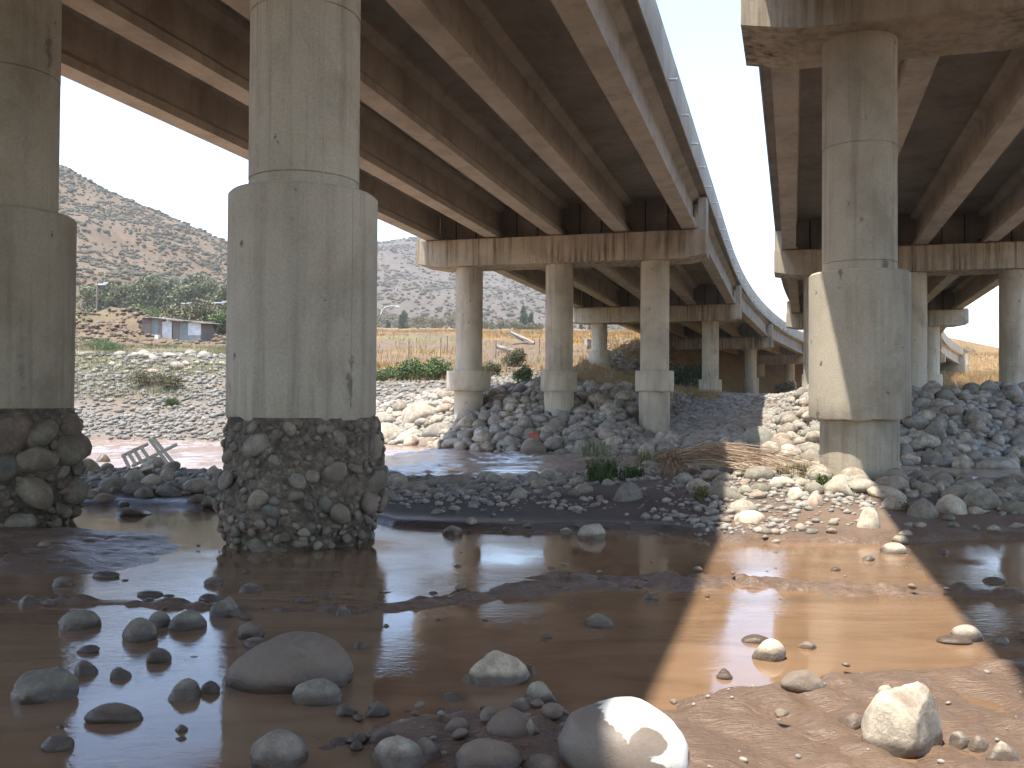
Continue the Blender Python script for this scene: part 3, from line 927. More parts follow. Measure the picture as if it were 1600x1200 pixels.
# ------------------------------------------------------------------ stones lying in the puddle and on the mud
NEAR = [  # label, px, py(foot), w, h, material, shape, angular, rot, depth
 ('large domed grey-brown boulder standing in the puddle before the cobbled footing', 446, 1084, 204, 84, 'mud', 1, 0, 0.0, 0.75),
 ('oval grey stone with a brown mud patch against the domed boulder', 497, 1106, 80, 38, None, 2, 0, 0.2, 0.7),
 ('flat square pale green-grey stone at the left edge of the puddle', 60, 1104, 104, 54, None, 3, 1, 0.0, 0.8),
 ('rounded grey stone sitting left of the joined pair of stones', 121, 988, 64, 30, None, 4, 0, 0.1, 0.8),
 ('egg-shaped blue-grey stone in front of a smaller stone it touches', 217, 1005, 60, 38, None, 5, 0, -0.3, 0.8),
 ('small blue-grey stone wedged behind the egg-shaped one', 251, 986, 34, 27, None, 6, 0, 0.4, 0.9),
 ('long rounded grey stone right of the joined pair of stones', 292, 989, 60, 33, None, 7, 0, 0.25, 0.7),
 ('long flat mud-brown stone lying alone in the bright reflection', 180, 1136, 88, 29, 'mud', 8, 0, 0.12, 0.5),
 ('pointed grey-brown stone beside a smaller round one, right of the bright reflection', 290, 1096, 52, 32, None, 9, 1, 0.2, 0.75),
 ('small round grey stone touching the pointed one beside the domed boulder', 331, 1085, 32, 20, None, 10, 0, 0.0, 0.8),
 ('small brown stone with a streaked side at the lower left corner', 93, 1181, 48, 26, 'mud', 11, 0, 0.3, 0.7),
 ('upright brown stone behind the flat square one', 135, 1060, 36, 24, 'mud', 12, 0, 0.0, 0.8),
 ('dark wet lump of stone alone in the bright reflection', 192, 1067, 32, 18, 'mud', 13, 1, 0.0, 0.8),
 ('grey wedge-shaped stone in the middle of the bright reflection', 251, 1042, 38, 25, None, 14, 0, 0.5, 0.7),
 ('tiny sharp glinting stone low in the bright reflection', 289, 1146, 20, 10, None, 15, 1, 0.0, 0.7),
 ('grey stone with a flat upright slab leaning on its back, near the cobbled footing', 352, 969, 50, 33, None, 0, 1, -0.2, 0.8),
 ('low mud-coated stone just behind the domed boulder', 393, 1001, 42, 28, 'mud', 1, 1, 0.0, 0.8),
 ('small pale stone peeping over the domed boulder', 402, 1016, 40, 16, None, 2, 0, 0.0, 0.8),
 ('flat dark stone like a dark leaf far up in the bright reflection', 236, 936, 40, 9, 'mud', 3, 0, 0.15, 0.5),
 ('small rounded stone just below the dark leaf-like one', 234, 948, 20, 10, None, 4, 0, 0.0, 0.8),
 ('low grey stone at the top left edge of the bright reflection', 166, 909, 42, 12, None, 5, 0, 0.1, 0.6),
 ('small pale stone alone at the foot of the left mud bank', 100, 921, 32, 16, None, 6, 0, 0.2, 0.7),
 ('small upright bluish stone at the left edge of the picture', 45, 951, 28, 17, None, 7, 0, 0.0, 0.8),
 ('small flat stone just right of the upright bluish one', 80, 951, 22, 8, None, 8, 0, 0.0, 0.7),
 ('dark pointed stone tip left of the wedge-shaped stone', 141, 1024, 34, 13, 'mud', 9, 0, 0.2, 0.6),
 ('small grey stone in the dark reflection under the cobbled footing', 392, 930, 34, 15, None, 10, 0, 0.0, 0.8),
 ('low rounded stone at the right rim of the bright reflection', 335, 919, 30, 14, None, 11, 0, 0.1, 0.7),
 ('flat grey stone in front of the slab-backed one', 330, 945, 36, 13, None, 12, 0, 0.1, 0.6),
 ('small flat pale stone right of the slab-backed one', 388, 972, 24, 9, None, 13, 0, 0.0, 0.7),
 ('small pale triangular stone right of the cobbled footing reflection', 539, 963, 26, 14, None, 14, 1, 0.0, 0.8),
 ('small whitish stone among pebbles under the footing reflection', 513, 938, 20, 9, None, 15, 0, 0.2, 0.7),
 ('small grey-green stone beside the whitish pebble', 476, 944, 24, 9, None, 0, 0, 0.1, 0.7),
 ('small stone with a white face right of the oval stone', 545, 1121, 35, 20, None, 1, 1, 0.0, 0.8),
 ('small grey stone at the lower rim of the white ripple reflection', 593, 1124, 40, 25, None, 2, 1, 0.0, 0.8),
 ('large grey-green stone cut by the bottom edge, left of centre', 440, 1206, 92, 58, None, 3, 0, 0.5, 0.8),
 ('angular pale grey slab with a brown slot, alone in the middle of the puddle', 778, 1069, 110, 54, 'pale0', 4, 1, 0.15, 0.6),
 ('small dark stone tucked right of the angular slab', 833, 1058, 26, 17, 'mud', 5, 1, 0.0, 0.8),
 ('pale lumpy stone with a knob on top at the near mud edge', 850, 1107, 52, 40, 'pale0', 6, 1, 0.2, 0.7),
 ('long pale stone leaning left of the lumpy knobbed one', 816, 1110, 44, 20, 'pale0', 7, 0, 0.5, 0.5),
 ('tiny pale flat pebble right of the lumpy knobbed stone', 882, 1113, 22, 8, 'pale0', 8, 0, 0.0, 0.6),
 ('brown stone with a pale left cheek in the near mud', 716, 1149, 44, 30, 'mud', 9, 0, 0.1, 0.8),
 ('broad muddy stone with a pale square end facing the camera', 800, 1152, 80, 44, 'mud', 10, 0, 0.1, 0.9),
 ('pale square-ended stone at the right end of the broad muddy one', 834, 1152, 34, 34, 'pale0', 11, 1, 0.0, 0.7),
 ('smooth pale round stone cut by the bottom edge', 627, 1206, 92, 46, 'pale0', 12, 0, 0.0, 0.9),
 ('upright dark brown stone behind the smooth pale round one', 672, 1188, 46, 38, 'mud', 13, 1, 0.0, 0.8),
 ('long brown mud-covered boulder cut by the bottom edge', 768, 1210, 112, 50, 'mud', 14, 0, 0.1, 0.9),
 ('low brown stone at the bottom edge between two mud-covered boulders', 850, 1210, 66, 28, 'mud', 15, 0, 0.0, 0.9),
 ('dark grey stone leaning on the mud left of the smooth pale one', 605, 1160, 52, 26, 'mud', 0, 1, 0.4, 0.6),
 ('small brown upright stone in the near mud', 757, 1166, 28, 24, 'mud', 1, 1, 0.0, 0.8),
 ('huge mud-grey boulder with a dazzling white dry top at the bottom edge', 985, 1206, 214, 104, 'white', 2, 0, 0.0, 0.8),
 ('big pale sunlit boulder with a pointed top on the right mud', 1430, 1178, 132, 118, 'pale', 3, 1, 0.0, 0.8),
 ('small pale stone peeping from behind the big pointed boulder', 1386, 1078, 22, 14, 'pale', 4, 0, 0.0, 0.8),
 ('small round pale stone right of the big pointed boulder', 1533, 1174, 33, 27, 'pale', 5, 0, 0.0, 0.9),
 ('small muddy pale stone between the big boulder and the round one', 1507, 1163, 36, 26, 'pale', 6, 1, 0.0, 0.8),
 ('pale stone with a hooked end at the right edge', 1577, 1185, 60, 34, 'pale', 7, 1, 0.3, 0.7),
 ('brown muddy clump of small stones left of the big pointed boulder', 1340, 1133, 50, 22, 'mud', 8, 1, 0.0, 0.8),
 ('domed pale stone beside a brown mud cap in the sunlit shallows', 1207, 1032, 54, 34, 'pale', 9, 0, 0.1, 0.8),
 ('brown mud-capped stone behind the domed pale one', 1184, 1004, 44, 12, 'mud', 10, 0, 0.0, 0.7),
 ('small flat pale stone right of the domed one', 1265, 1011, 34, 14, 'pale', 11, 1, 0.0, 0.7),
 ('dark wet block of stone on the sunlit mud ridge', 1259, 1073, 68, 30, 'mud', 12, 1, 0.0, 0.6),
 ('rounded pale stone resting on a muddy slab at the right', 1519, 999, 50, 26, 'pale', 13, 0, 0.0, 0.8),
 ('flat muddy slab under the rounded pale stone', 1498, 1004, 56, 12, 'mud', 14, 0, 0.0, 0.7),
 ('small pale stone at the edge of the right hand shadow', 1567, 1001, 26, 14, 'pale', 15, 0, 0.0, 0.8),
 ('domed grey stone alone past the silt ripples', 939, 981, 44, 23, None, 0, 0, 0.0, 0.8),
 ('small pale stone at the right end of the dark silt ripples', 1020, 937, 24, 14, 'pale0', 1, 1, 0.0, 0.8),
 ('tiny flat stone in the still brown water left of the domed one', 857, 998, 18, 6, None, 2, 0, 0.0, 0.7),
 ('pair-topped pale stone at the far rim of the puddle', 927, 842, 46, 26, 'pale0', 3, 1, 0.0, 0.8),
 ('pale stone left of the pair-topped one on the far rim', 885, 834, 18, 11, 'pale0', 4, 0, 0.0, 0.8),
 ('grey stone on the far rim of the puddle nearest the cobbled footing', 708, 838, 32, 16, None, 5, 0, 0.0, 0.8),
 ('pale stone and its reflection at the right far rim of the puddle', 1403, 863, 42, 18, 'pale', 6, 0, 0.0, 0.8),
 ('tan stone just behind the reflected one on the right far rim', 1418, 836, 28, 14, 'pale', 7, 0, 0.0, 0.8),
 ('small white flat stone alone in the sunlit water', 1360, 874, 22, 9, 'pale', 8, 1, 0.0, 0.7),
 ('small grey stone in the right hand shadow by the far rim', 1475, 863, 20, 8, None, 9, 0, 0.0, 0.8),
 ('low dark stone under the small bright reflection at the right', 1556, 905, 36, 8, 'mud', 10, 0, 0.0, 0.6),
]
def near_white():
    """silt-coated boulder whose dry top is chalky white; the coat has a ragged edge and a bare brown scar"""
    t = NT('silt_coated_white_boulder')
    p = t.pos(obj=True)
    sep = t.new('SeparateXYZ'); t.link(p, sep.inputs[0])
    n = t.noise(p, 2.6, 5, 0.6); f = t.noise(t.pos(), 60, 4, 0.7)
    k = t.math('ADD', t.math('MULTIPLY', sep.outputs[0], 0.55), t.math('MULTIPLY', sep.outputs[2], 0.55))
    k = t.math('ADD', k, t.math('MULTIPLY', n, 0.5))
    m = t.ramp(k, [(0.52, 0.0), (0.55, 1.0)])
    vec = t.new('VectorMath', operation='DISTANCE'); t.link(p, vec.inputs[0]); vec.inputs[1].default_value = (0.28, -0.72, 0.42)
    scar = t.ramp(t.math('ADD', vec.outputs['Value'], t.math('MULTIPLY', n, 0.25)), [(0.42, 0.0), (0.46, 1.0)])
    m = t.math('MULTIPLY', m, scar)
    c = t.mix(m, (0.20, 0.16, 0.125), (0.66, 0.63, 0.57))
    c = t.mix(0.3, c, t.ramp(f, [(0.25, 0.3), (0.75, 0.7)]), 'OVERLAY')
    t.set('Base Color', c); t.set('Roughness', t.mix(m, (0.5,) * 3, (0.9,) * 3))
    t.set('Normal', t.bump(f, 0.3, 0.01))
    return t.m
M_WHITE = near_white()
M_PALE0 = stone_mat('pale_shade_stone', 0.15, 1.35)
MM = {None: M_STONE, 'mud': M_STONE_MUD, 'pale': M_STONE_PALE, 'pale0': M_PALE0, 'white': M_WHITE}
near_xy = []
for lab, px, py, w, h, mt, i, an, rot, dep in NEAR:
    o = stone('boulder' if w > 100 else 'river_stone', lab, 'boulder' if w > 100 else 'stone', px, py, w, h, MM[mt], i, bool(an), 4 if w > 60 else 3, rot, dep)
    near_xy.append((o.location.x, o.location.y, max(o.scale.x, o.scale.y)))

def clear_of(x, y, r, lst, k=1.0):
    return all((x - a) ** 2 + (y - b) ** 2 > (k * (r + c)) ** 2 for a, b, c in lst)

# columns nothing may be put into
COLS = []
for v0, sts in ((-9.38, ST_L), (5.75, ST_R)):
    for s in sts[3:7]:
        p, t_, r_ = frame(v0, s)
        for cx in (-4.2, 0, 4.2):
            q = p + r_ * (cx - (0.25 if v0 > 0 else 0)); COLS.append((q.x, q.y, 0.72))

def in_view(x, y, m=60): 
    return y > 2.5 and -m < 800 + 1443 * x / y < 1600 + m

def scatter_stones(name, label, cat, group, region, n, rr, mat, seed, sub=2, flat=(0.5, 0.8), taken=None, k=0.82, sink=0.3, power=1.6, zmin=-9, lift=0.0, tries=60):
    """countable stones: each one an object of its own"""
    rs = random.Random(seed); out = taken if taken is not None else []
    got = 0
    # largest first
    radii = sorted([rr[0] + (rr[1] - rr[0]) * rs.random() ** power for _ in range(n)], reverse=True)
    for r in radii:
        for _ in range(tries):
            x, y = region(rs)
            if not in_view(x, y): continue
            if not clear_of(x, y, r * 0.8, COLS) or not clear_of(x, y, r, out, k): continue
            z = ter(x, y)
            if z < zmin: continue
            fl = rs.uniform(*flat)
            o = obj(name, stone_mesh(mat, rs.randrange(16), sub, rs.random() < 0.25), None, (x, y, z + r * fl * (1 - 2 * sink) + lift),
                    (rs.uniform(-0.25, 0.25), rs.uniform(-0.25, 0.25), rs.uniform(0, 6.28)), (r * rs.uniform(0.95, 1.25), r * rs.uniform(0.75, 1.0), r * fl))
            tag(o, label(x, y, r) if callable(label) else label, cat, group)
            out.append((x, y, r)); got += 1
            break
    return out

def pebbles(name, label, n, region, rr, mat, seed, sub=1, flat=0.6, taken=(), zmin=-9, dens=None, power=2.0, parent=None):
    r = np.random.default_rng(seed); rs = random.Random(seed)
    pts = np.array([region(rs) for _ in range(n)])
    if dens is not None: pts = pts[r.random(len(pts)) < dens(pts[:, 0], pts[:, 1])]
    pxx = 800 + 1443 * pts[:, 0] / np.maximum(pts[:, 1], 0.1)
    pts = pts[(pxx > -80) & (pxx < 1680)]
    z = terrain(pts[:, 0], pts[:, 1]); kk = z > zmin; pts, z = pts[kk], z[kk]
    rad = rr[0] + (rr[1] - rr[0]) * r.random(len(pts)) ** power
    o = merge_blobs(name, np.stack([pts[:, 0], pts[:, 1], z + rad * flat * 0.35], -1), rad, flat, mat, sub if sub else 0, 0.12, seed)
    tag(o, label, 'pebbles', kind='stuff')
    return o

def rect(x0, x1, y0, y1): return lambda rs: (rs.uniform(x0, x1), rs.uniform(y0, y1))

# gravel bar between the puddle and the river: named large stones first
BAR = [
 ('big egg-shaped grey stone left of the dead reeds', 984, 784, 50, 36, None, 1, 0, 0.5, 0.8),
 ('flat-topped long grey boulder in front of the dead reeds', 1130, 780, 72, 24, None, 2, 0, 0.0, 0.6),
 ('pale pink stone on the sunlit sand below the dead reeds', 1167, 800, 46, 24, 'pale', 3, 0, 0.0, 0.8),
 ('large white sunlit oval stone lying on the sand', 1176, 815, 50, 22, 'pale', 4, 0, 0.1, 0.7),
 ('brilliant white stone at the foot of the smooth pile', 1318, 757, 40, 22, 'pale', 5, 0, 0.2, 0.8),
 ('white wedge of stone among cobbles left of the smooth pile', 1250, 778, 32, 22, 'pale', 6, 1, 0.0, 0.8),
 ('mottled pale round stone left of the smooth pile foot', 1276, 788, 28, 26, 'pale', 7, 0, 0.0, 0.9),
 ('large rounded tan boulder right of the smooth pile foot', 1405, 795, 46, 28, None, 8, 0, 0.0, 0.9),
 ('upright grey triangular slab on the sunlit gravel', 1360, 822, 40, 38, 'pale0', 9, 1, 0.0, 0.5),
 ('blue-grey boulder in the right hand shadow by the gravel', 1447, 805, 46, 34, None, 10, 0, 0.0, 0.9),
 ('wide grey-green boulder in the row by the right edge', 1545, 790, 60, 36, None, 11, 0, 0.0, 0.8),
 ('tan boulder in the row between grey-green ones', 1497, 800, 52, 36, 'pale0', 12, 0, 0.0, 0.8),
 ('speckled grey stone in front of the dead reeds tips', 1193, 768, 36, 18, None, 13, 0, 0.0, 0.8),
 ('pink-grey long stone behind the speckled one', 1226, 756, 44, 16, 'pale0', 14, 0, 0.2, 0.6),
 ('pale flat-topped stone alone on the bar left of the weeds', 795, 753, 36, 16, 'pale0', 15, 0, 0.0, 0.8),
 ('yellowish stone at the river rim of the bar', 833, 750, 26, 14, 'pale0', 0, 1, 0.0, 0.8),
 ('long grey boulder at the river rim just right of the cobbled footing', 705, 762, 70, 22, None, 1, 0, 0.0, 0.6),
 ('rounded olive boulder behind the cobbled footing', 622, 760, 34, 22, None, 2, 0, 0.0, 0.8),
 ('smooth grey oval stone in front of the olive boulder', 650, 770, 44, 18, None, 3, 0, 0.1, 0.7),
 ('large dark rounded boulder right of the left footing', 172, 772, 44, 26, None, 4, 0, 0.0, 0.9),
 ('dark stone under the large one beside the left footing', 160, 793, 42, 20, 'mud', 5, 0, 0.0, 0.8),
 ('long dark flat stone at the water below the broken crate', 205, 812, 56, 14, 'mud', 6, 1, 0.2, 0.6),
 ('pale rounded stone at the sunlit river rim left of the broken crate', 160, 728, 22, 16, 'pale', 7, 0, 0.0, 0.9),
 ('smooth dark stone at the foot of the cobbled footing', 312, 792, 40, 18, 'mud', 8, 0, 0.1, 0.7),
]
bar_taken = list(near_xy)
for lab, px, py, w, h, mt, i, an, rot, dep in BAR:
    o = stone('bar_boulder', lab, 'boulder', px, py, w, h, MM[mt], i, bool(an), 3, rot, dep)
    bar_taken.append((o.location.x, o.location.y, max(o.scale.x, o.scale.y) * 0.9))

def bar_left(rs):
    x = rs.uniform(-11, -2.4); return x, rs.uniform(13.3, 18.2)
def bar_mid(rs):
    x = rs.uniform(-2.6, 3.0); return x, rs.uniform(13.6, 17.3)
def bar_right(rs):
    x = rs.uniform(2.6, 9.8); return x, rs.uniform(12.3 if x > 5.6 else 12.9, 17.0)
scatter_stones('bar_cobble', lambda x, y, r: '%s dark cobble on the bar between the gravelly footings, %s' % ('large' if r > .16 else 'small', 'near the crate' if y > 15.8 else 'near the puddle'), 'cobble', 'cobbles by the broken crate', bar_left, 85, (0.08, 0.27), M_STONE, 21, taken=bar_taken, k=0.8)
scatter_stones('bar_cobble', lambda x, y, r: '%s grey cobble on the gravel bar %s' % ('large' if r > .1 else 'small', 'just right of the cobbled footing' if x < 0 else 'around the leafy weeds'), 'cobble', 'cobbles on the middle of the bar', bar_mid, 70, (0.05, 0.16), M_STONE, 22, taken=bar_taken)
scatter_stones('bar_cobble', lambda x, y, r: '%s pale cobble on the gravel bar %s' % ('large' if r > .15 else 'small', 'left of the smooth pile' if x < 5 else 'in front of the smooth pile' if x < 6.6 else 'right of the smooth pile'), 'cobble', 'cobbles on the right of the bar', bar_right, 145, (0.06, 0.25), M_STONE_DRY, 23, taken=bar_taken, k=0.8)
def rim(rs):
    x = rs.uniform(-1.2, 7.5); return x, float(bank_edge(np.array([x]))[0]) + rs.gauss(0.25, 0.45)
scatter_stones('rim_stone', 'small stone on the wet sand rim of the puddle', 'stone', 'stones along the puddle rim', rim, 40, (0.03, 0.09), M_STONE, 24, taken=bar_taken)
def shallows(rs):
    return rs.uniform(-5, 4), rs.uniform(4.2, 10)
scatter_stones('puddle_pebble', 'tiny stone poking out of the shallow brown puddle', 'pebble', 'tiny stones in the puddle', shallows, 110, (0.015, 0.055), M_STONE_MUD, 25, taken=bar_taken, lift=0.05, flat=(0.5, 0.7))

def nearmud(rs):
    return rs.uniform(-0.95, 0.75), rs.uniform(4.1, 5.05)
scatter_stones('mud_stone', 'small half-buried stone in the near mud left of the huge white-topped boulder', 'stone', 'small stones in the near mud', nearmud, 45, (0.018, 0.06), M_STONE_MUD, 26, taken=bar_taken, k=0.7, flat=(0.5, 0.8), lift=0.01)
# fine gravel, uncountable
def gdens(x, y):
    d = y - bank_edge(x)
    base = sstep(0.6, 3.0, d) * sstep(0.3, 0.62, fbm(x * 0.5, y * 0.7, 33, 3) + 0.12 * sstep(12.5, 15, y))
    fan = np.exp(-((x - 2.7 - 0.28 * (y - 11)) / 0.9) ** 2) * sstep(-0.2, 0.6, d)
    return np.clip(base + fan, 0, 1)
pebbles('bar_gravel', 'loose grey gravel spread over the bar', 20000, rect(-11, 10.5, 10, 17.8), (0.015, 0.075), M_PEB, 31, 0, 0.6, dens=gdens, zmin=0.0)
pebbles('mud_grit', 'scattered grit on the near mud', 160, rect(-0.9, 3.4, 3.8, 5.6), (0.006, 0.022), M_PEB, 32, 1, 0.6, zmin=-0.01)

# ------------------------------------------------------------------ stone heap around the middle pier
def heap_mid(rs):
    x = rs.uniform(-6.5, 6.6)
    yf = float(river_edges(np.array([x]))[1]); return x, rs.uniform(yf - 0.3, 46)
def heap_label(x, y, r):
    a = 'left of the wide-collared column' if x < -2.2 else 'between the wide-collared and middle columns' if x < 1.9 else 'between the middle and right columns' if x < 5.2 else 'right of the three columns'
    d = y - float(river_edges(np.array([x]))[1])
    b = 'at the river edge' if d < 2.2 else 'halfway up' if d < 5 else 'at the top'
    return '%s heap stone %s, %s' % ('big' if r > 0.3 else 'small', b, a)
def pile_label(x, y, r):
    px = 800 + 1443 * x / y
    a = 'left of the smooth pile' if px < 1345 else 'just right of the smooth pile' if px < 1480 else 'near the right edge'
    d = y - float(river_edges(np.array([x]))[1])
    b = 'at the river edge' if d < 2 else 'on the slope' if d < 4.5 else 'on top'
    return '%s stone %s of the right heap, %s' % ('big' if r > 0.31 else 'small', b, a)
HEAP = [
 ('huge pale sunlit boulder with a tilted top behind the river rim', 664, 662, 78, 38, 'pale', 1, 1, 0.2, 0.8),
 ('white sunlit boulder with a flat top at the river edge', 643, 694, 66, 28, 'pale', 2, 1, 0.0, 0.8),
 ('tan boulder partly hidden by the cobbled footing', 602, 692, 66, 34, 'pale', 3, 0, 0.0, 0.9),
 ('pale rounded boulder above the tan one by the cobbled footing', 592, 665, 52, 22, 'pale', 4, 0, 0.0, 0.8),
 ('long half-lit boulder right of the white flat-topped one', 688, 682, 62, 24, 'pale0', 5, 0, 0.0, 0.7),
 ('low brown wet boulder at the river edge of the heap', 673, 698, 40, 16, 'mud', 6, 0, 0.0, 0.8),
 ('dark rounded boulder at the middle of the heap foot', 834, 708, 40, 28, 'mud', 8, 0, 0.0, 0.9),
 ('round reddish-grey boulder high on the heap', 775, 665, 26, 20, None, 8, 0, 0.0, 0.9),
 ('pale green boulder among weeds at the heap foot', 911, 707, 34, 24, None, 9, 0, 0.0, 0.9),
 ('big slate-grey angular boulder right of the heap', 1052, 700, 46, 32, None, 10, 1, 0.0, 0.9),
 ('rounded grey boulder beside the slate one', 1087, 697, 36, 22, None, 11, 0, 0.0, 0.9),
 ('great brown boulder half lit by the sun strip before the smooth pile', 1196, 704, 70, 46, 'pale0', 12, 0, 0.0, 0.9),
 ('pale tan boulder right of the half-lit great one', 1237, 712, 40, 24, 'pale', 13, 0, 0.0, 0.9),
 ('triangular grey boulder at the foot of the right heap', 1425, 720, 40, 34, None, 14, 1, 0.0, 0.9),
 ('broken grey boulder with a white edge at the foot of the right heap', 1459, 722, 38, 26, 'pale0', 15, 1, 0.0, 0.9),
 ('pointed pale boulder at the foot of the right heap', 1510, 726, 34, 24, 'pale0', 0, 1, 0.0, 0.9),
 ('long grey slab boulder at the foot of the right heap', 1565, 727, 72, 20, None, 1, 0, 0.0, 0.7),
]
MMD = {None: M_STONE_HEAP, 'mud': M_MUD_D, 'pale': M_PALE_D, 'pale0': M_PALE0_D}
heap_taken = []
for lab, px, py, w, h, mt, i, an, rot, dep in HEAP:
    o = stone('heap_boulder', lab, 'boulder', px, py, w, h, MMD[mt], i, bool(an), 3, rot, dep)
    heap_taken.append((o.location.x, o.location.y, max(o.scale.x, o.scale.y) * 0.9))
scatter_stones('heap_stone', heap_label, 'heap stone', 'stones heaped round the middle pier', heap_mid, 300, (0.17, 0.44), M_STONE_HEAP, 41,
               taken=heap_taken, k=0.70, flat=(0.55, 0.85), sink=0.2, power=1.9, tries=120)
def heap_right(rs):
    x = rs.uniform(7.2, 24)
    yf = float(river_edges(np.array([x]))[1]); return x, rs.uniform(yf - 0.3, 34.5 if x < 10.5 else 39)
scatter_stones('pile_stone', pile_label, 'pile stone', 'stones heaped at the right', heap_right, 290, (0.18, 0.46), M_STONE_HEAP, 42,
               taken=heap_taken, k=0.70, flat=(0.55, 0.85), sink=0.2, power=1.8, tries=120)
pebbles('heap_rubble', 'small stones filling the gaps of the heaps', 16000, lambda rs: (rs.uniform(-8, 24), rs.uniform(28, 48)), (0.10, 0.27), M_PEB, 43, 0, 0.65,
        dens=lambda x, y: sstep(-0.2, 0.6, y - river_edges(x)[1]))

# ------------------------------------------------------------------ gravel of the far bank
def bank_l(rs):
    y = rs.uniform(42, 70); return rs.uniform(-0.6, 0.06) * y, y
pebbles('bank_gravel', 'pale sunlit stones covering the far left bank', 33000, bank_l, (0.045, 0.22), M_PEB_DRY, 51, 0, 0.6,
        dens=lambda x, y: sstep(-0.2, 0.5, y - river_edges(x)[1]) * sstep(68, 54, y + 9 * (fbm(x * .2, y * .2, 52) - .5)) * (0.35 + 0.65 * sstep(0.35, 0.6, fbm(x * .35, y * .35, 53))), power=3.0)
pebbles('underpass_gravel', 'grey rubble on the shaded slope below the far piers', 11000, lambda rs: (lambda y: (rs.uniform(0.1, 0.34) * y, y))(rs.uniform(33, 95)), (0.07, 0.24), M_PEB, 54, 0, 0.6,
        dens=lambda x, y: sstep(-0.2, 0.5, y - river_edges(x)[1]) * (0.4 + 0.6 * sstep(0.4, 0.6, fbm(x * .3, y * .3, 55))), power=2.2)
pebbles('plain_gravel', 'white sunlit gravel beyond the right bridge', 4000, lambda rs: (lambda y: (rs.uniform(0.44, 0.56) * y, y))(rs.uniform(42, 110)), (0.07, 0.28), M_PEB_DRY, 56, 0, 0.6, power=2.4)

def bank_stones(rs):
    y = rs.uniform(53, 60); return rs.uniform(-0.5, -0.3) * y, y
scatter_stones('bank_stone', 'pale boulder in the row along the top of the far left bank', 'bank stone', 'stones along the top of the far bank', bank_stones, 60, (0.18, 0.42), M_STONE_DRY, 57, flat=(0.45, 0.7), k=0.8)

M_CLOD = stuff_stone_mat('soil_clods', [(0.10, 0.07, 0.042), (0.15, 0.105, 0.066), (0.12, 0.085, 0.052), (0.19, 0.145, 0.10)])
pebbles('soil_clods', 'brown clods and rubble strewn over the soil mound by the shack', 3000, lambda rs: (rs.gauss(-40, 9), rs.gauss(89, 5.5)), (0.06, 0.38), M_CLOD, 58, 0, 0.6, power=3.0)

# ------------------------------------------------------------------ plants
def leaf_mat(name, cols, rough=0.6, trans=0.25):
    t = NT(name)
    a = t.new('Attribute'); a.attribute_name = 'rnd'
    t.set('Base Color', t.ramp(a.outputs['Fac'], [(i / (len(cols) - 1), k) for i, k in enumerate(cols)]))
    t.set('Roughness', rough); t.set('Specular IOR Level', 0.2)
    return t.m
M_EUC = leaf_mat('eucalyptus_leaf', [(0.085, 0.10, 0.05), (0.14, 0.15, 0.075), (0.19, 0.19, 0.10)])
M_POP = leaf_mat('poplar_leaf', [(0.03, 0.055, 0.025), (0.05, 0.08, 0.035), (0.07, 0.10, 0.045)])
M_BUSH = leaf_mat('bush_leaf', [(0.06, 0.09, 0.03), (0.09, 0.13, 0.042), (0.13, 0.165, 0.06)])
M_OLIVE = leaf_mat('olive_bush_leaf', [(0.09, 0.09, 0.045), (0.14, 0.13, 0.07), (0.20, 0.17, 0.10)])
M_GRASS = leaf_mat('green_grass', [(0.10, 0.12, 0.04), (0.17, 0.165, 0.07), (0.25, 0.21, 0.11)])
M_GOLD = leaf_mat('dry_grass', [(0.23, 0.14, 0.05), (0.31, 0.20, 0.08), (0.28, 0.19, 0.095)])
M_STRAW = leaf_mat('dry_reed', [(0.20, 0.125, 0.08), (0.36, 0.25, 0.16), (0.46, 0.35, 0.24)])
M_BARK = plain('bark', (0.19, 0.145, 0.11), 0.9, 0, 0.35, 3.0, 0.4)

def leaf_cloud(name, lobes, n, size, mat, seed, up=0.0):
    """n small leaf faces spread through ellipsoid lobes [(cx,cy,cz,rx,ry,rz)]"""
    r = np.random.default_rng(seed)
    L = np.array(lobes, float)
    w = L[:, 3] * L[:, 4] * L[:, 5]; pick = r.choice(len(L), n, p=w / w.sum())
    d = r.normal(size=(n, 3)); d /= np.linalg.norm(d, axis=1)[:, None]
    rad = r.random(n) ** 0.45
    C = L[pick, :3] + d * rad[:, None] * L[pick, 3:]
    a = r.normal(size=(n, 3)); a[:, 2] += up; a /= np.linalg.norm(a, axis=1)[:, None]
    b = np.cross(a, r.normal(size=(n, 3))); b /= np.linalg.norm(b, axis=1)[:, None]
    s = size * r.uniform(0.6, 1.3, n)
    Vv = np.stack([C - a * s[:, None], C + b * s[:, None] * 0.45, C + a * s[:, None], C - b * s[:, None] * 0.45], 1).reshape(-1, 3)
    f = np.arange(n * 4).reshape(n, 4)
    me = mesh_np(name, Vv, f, mat, False)
    at = me.attributes.new('rnd', 'FLOAT', 'POINT')
    base = np.clip(0.5 + 0.35 * d[:, 2] + r.normal(0, 0.22, n), 0, 1) * 0 + r.random(n)
    at.data.foreach_set('value', np.repeat(base, 4).astype(np.float32))
    return me

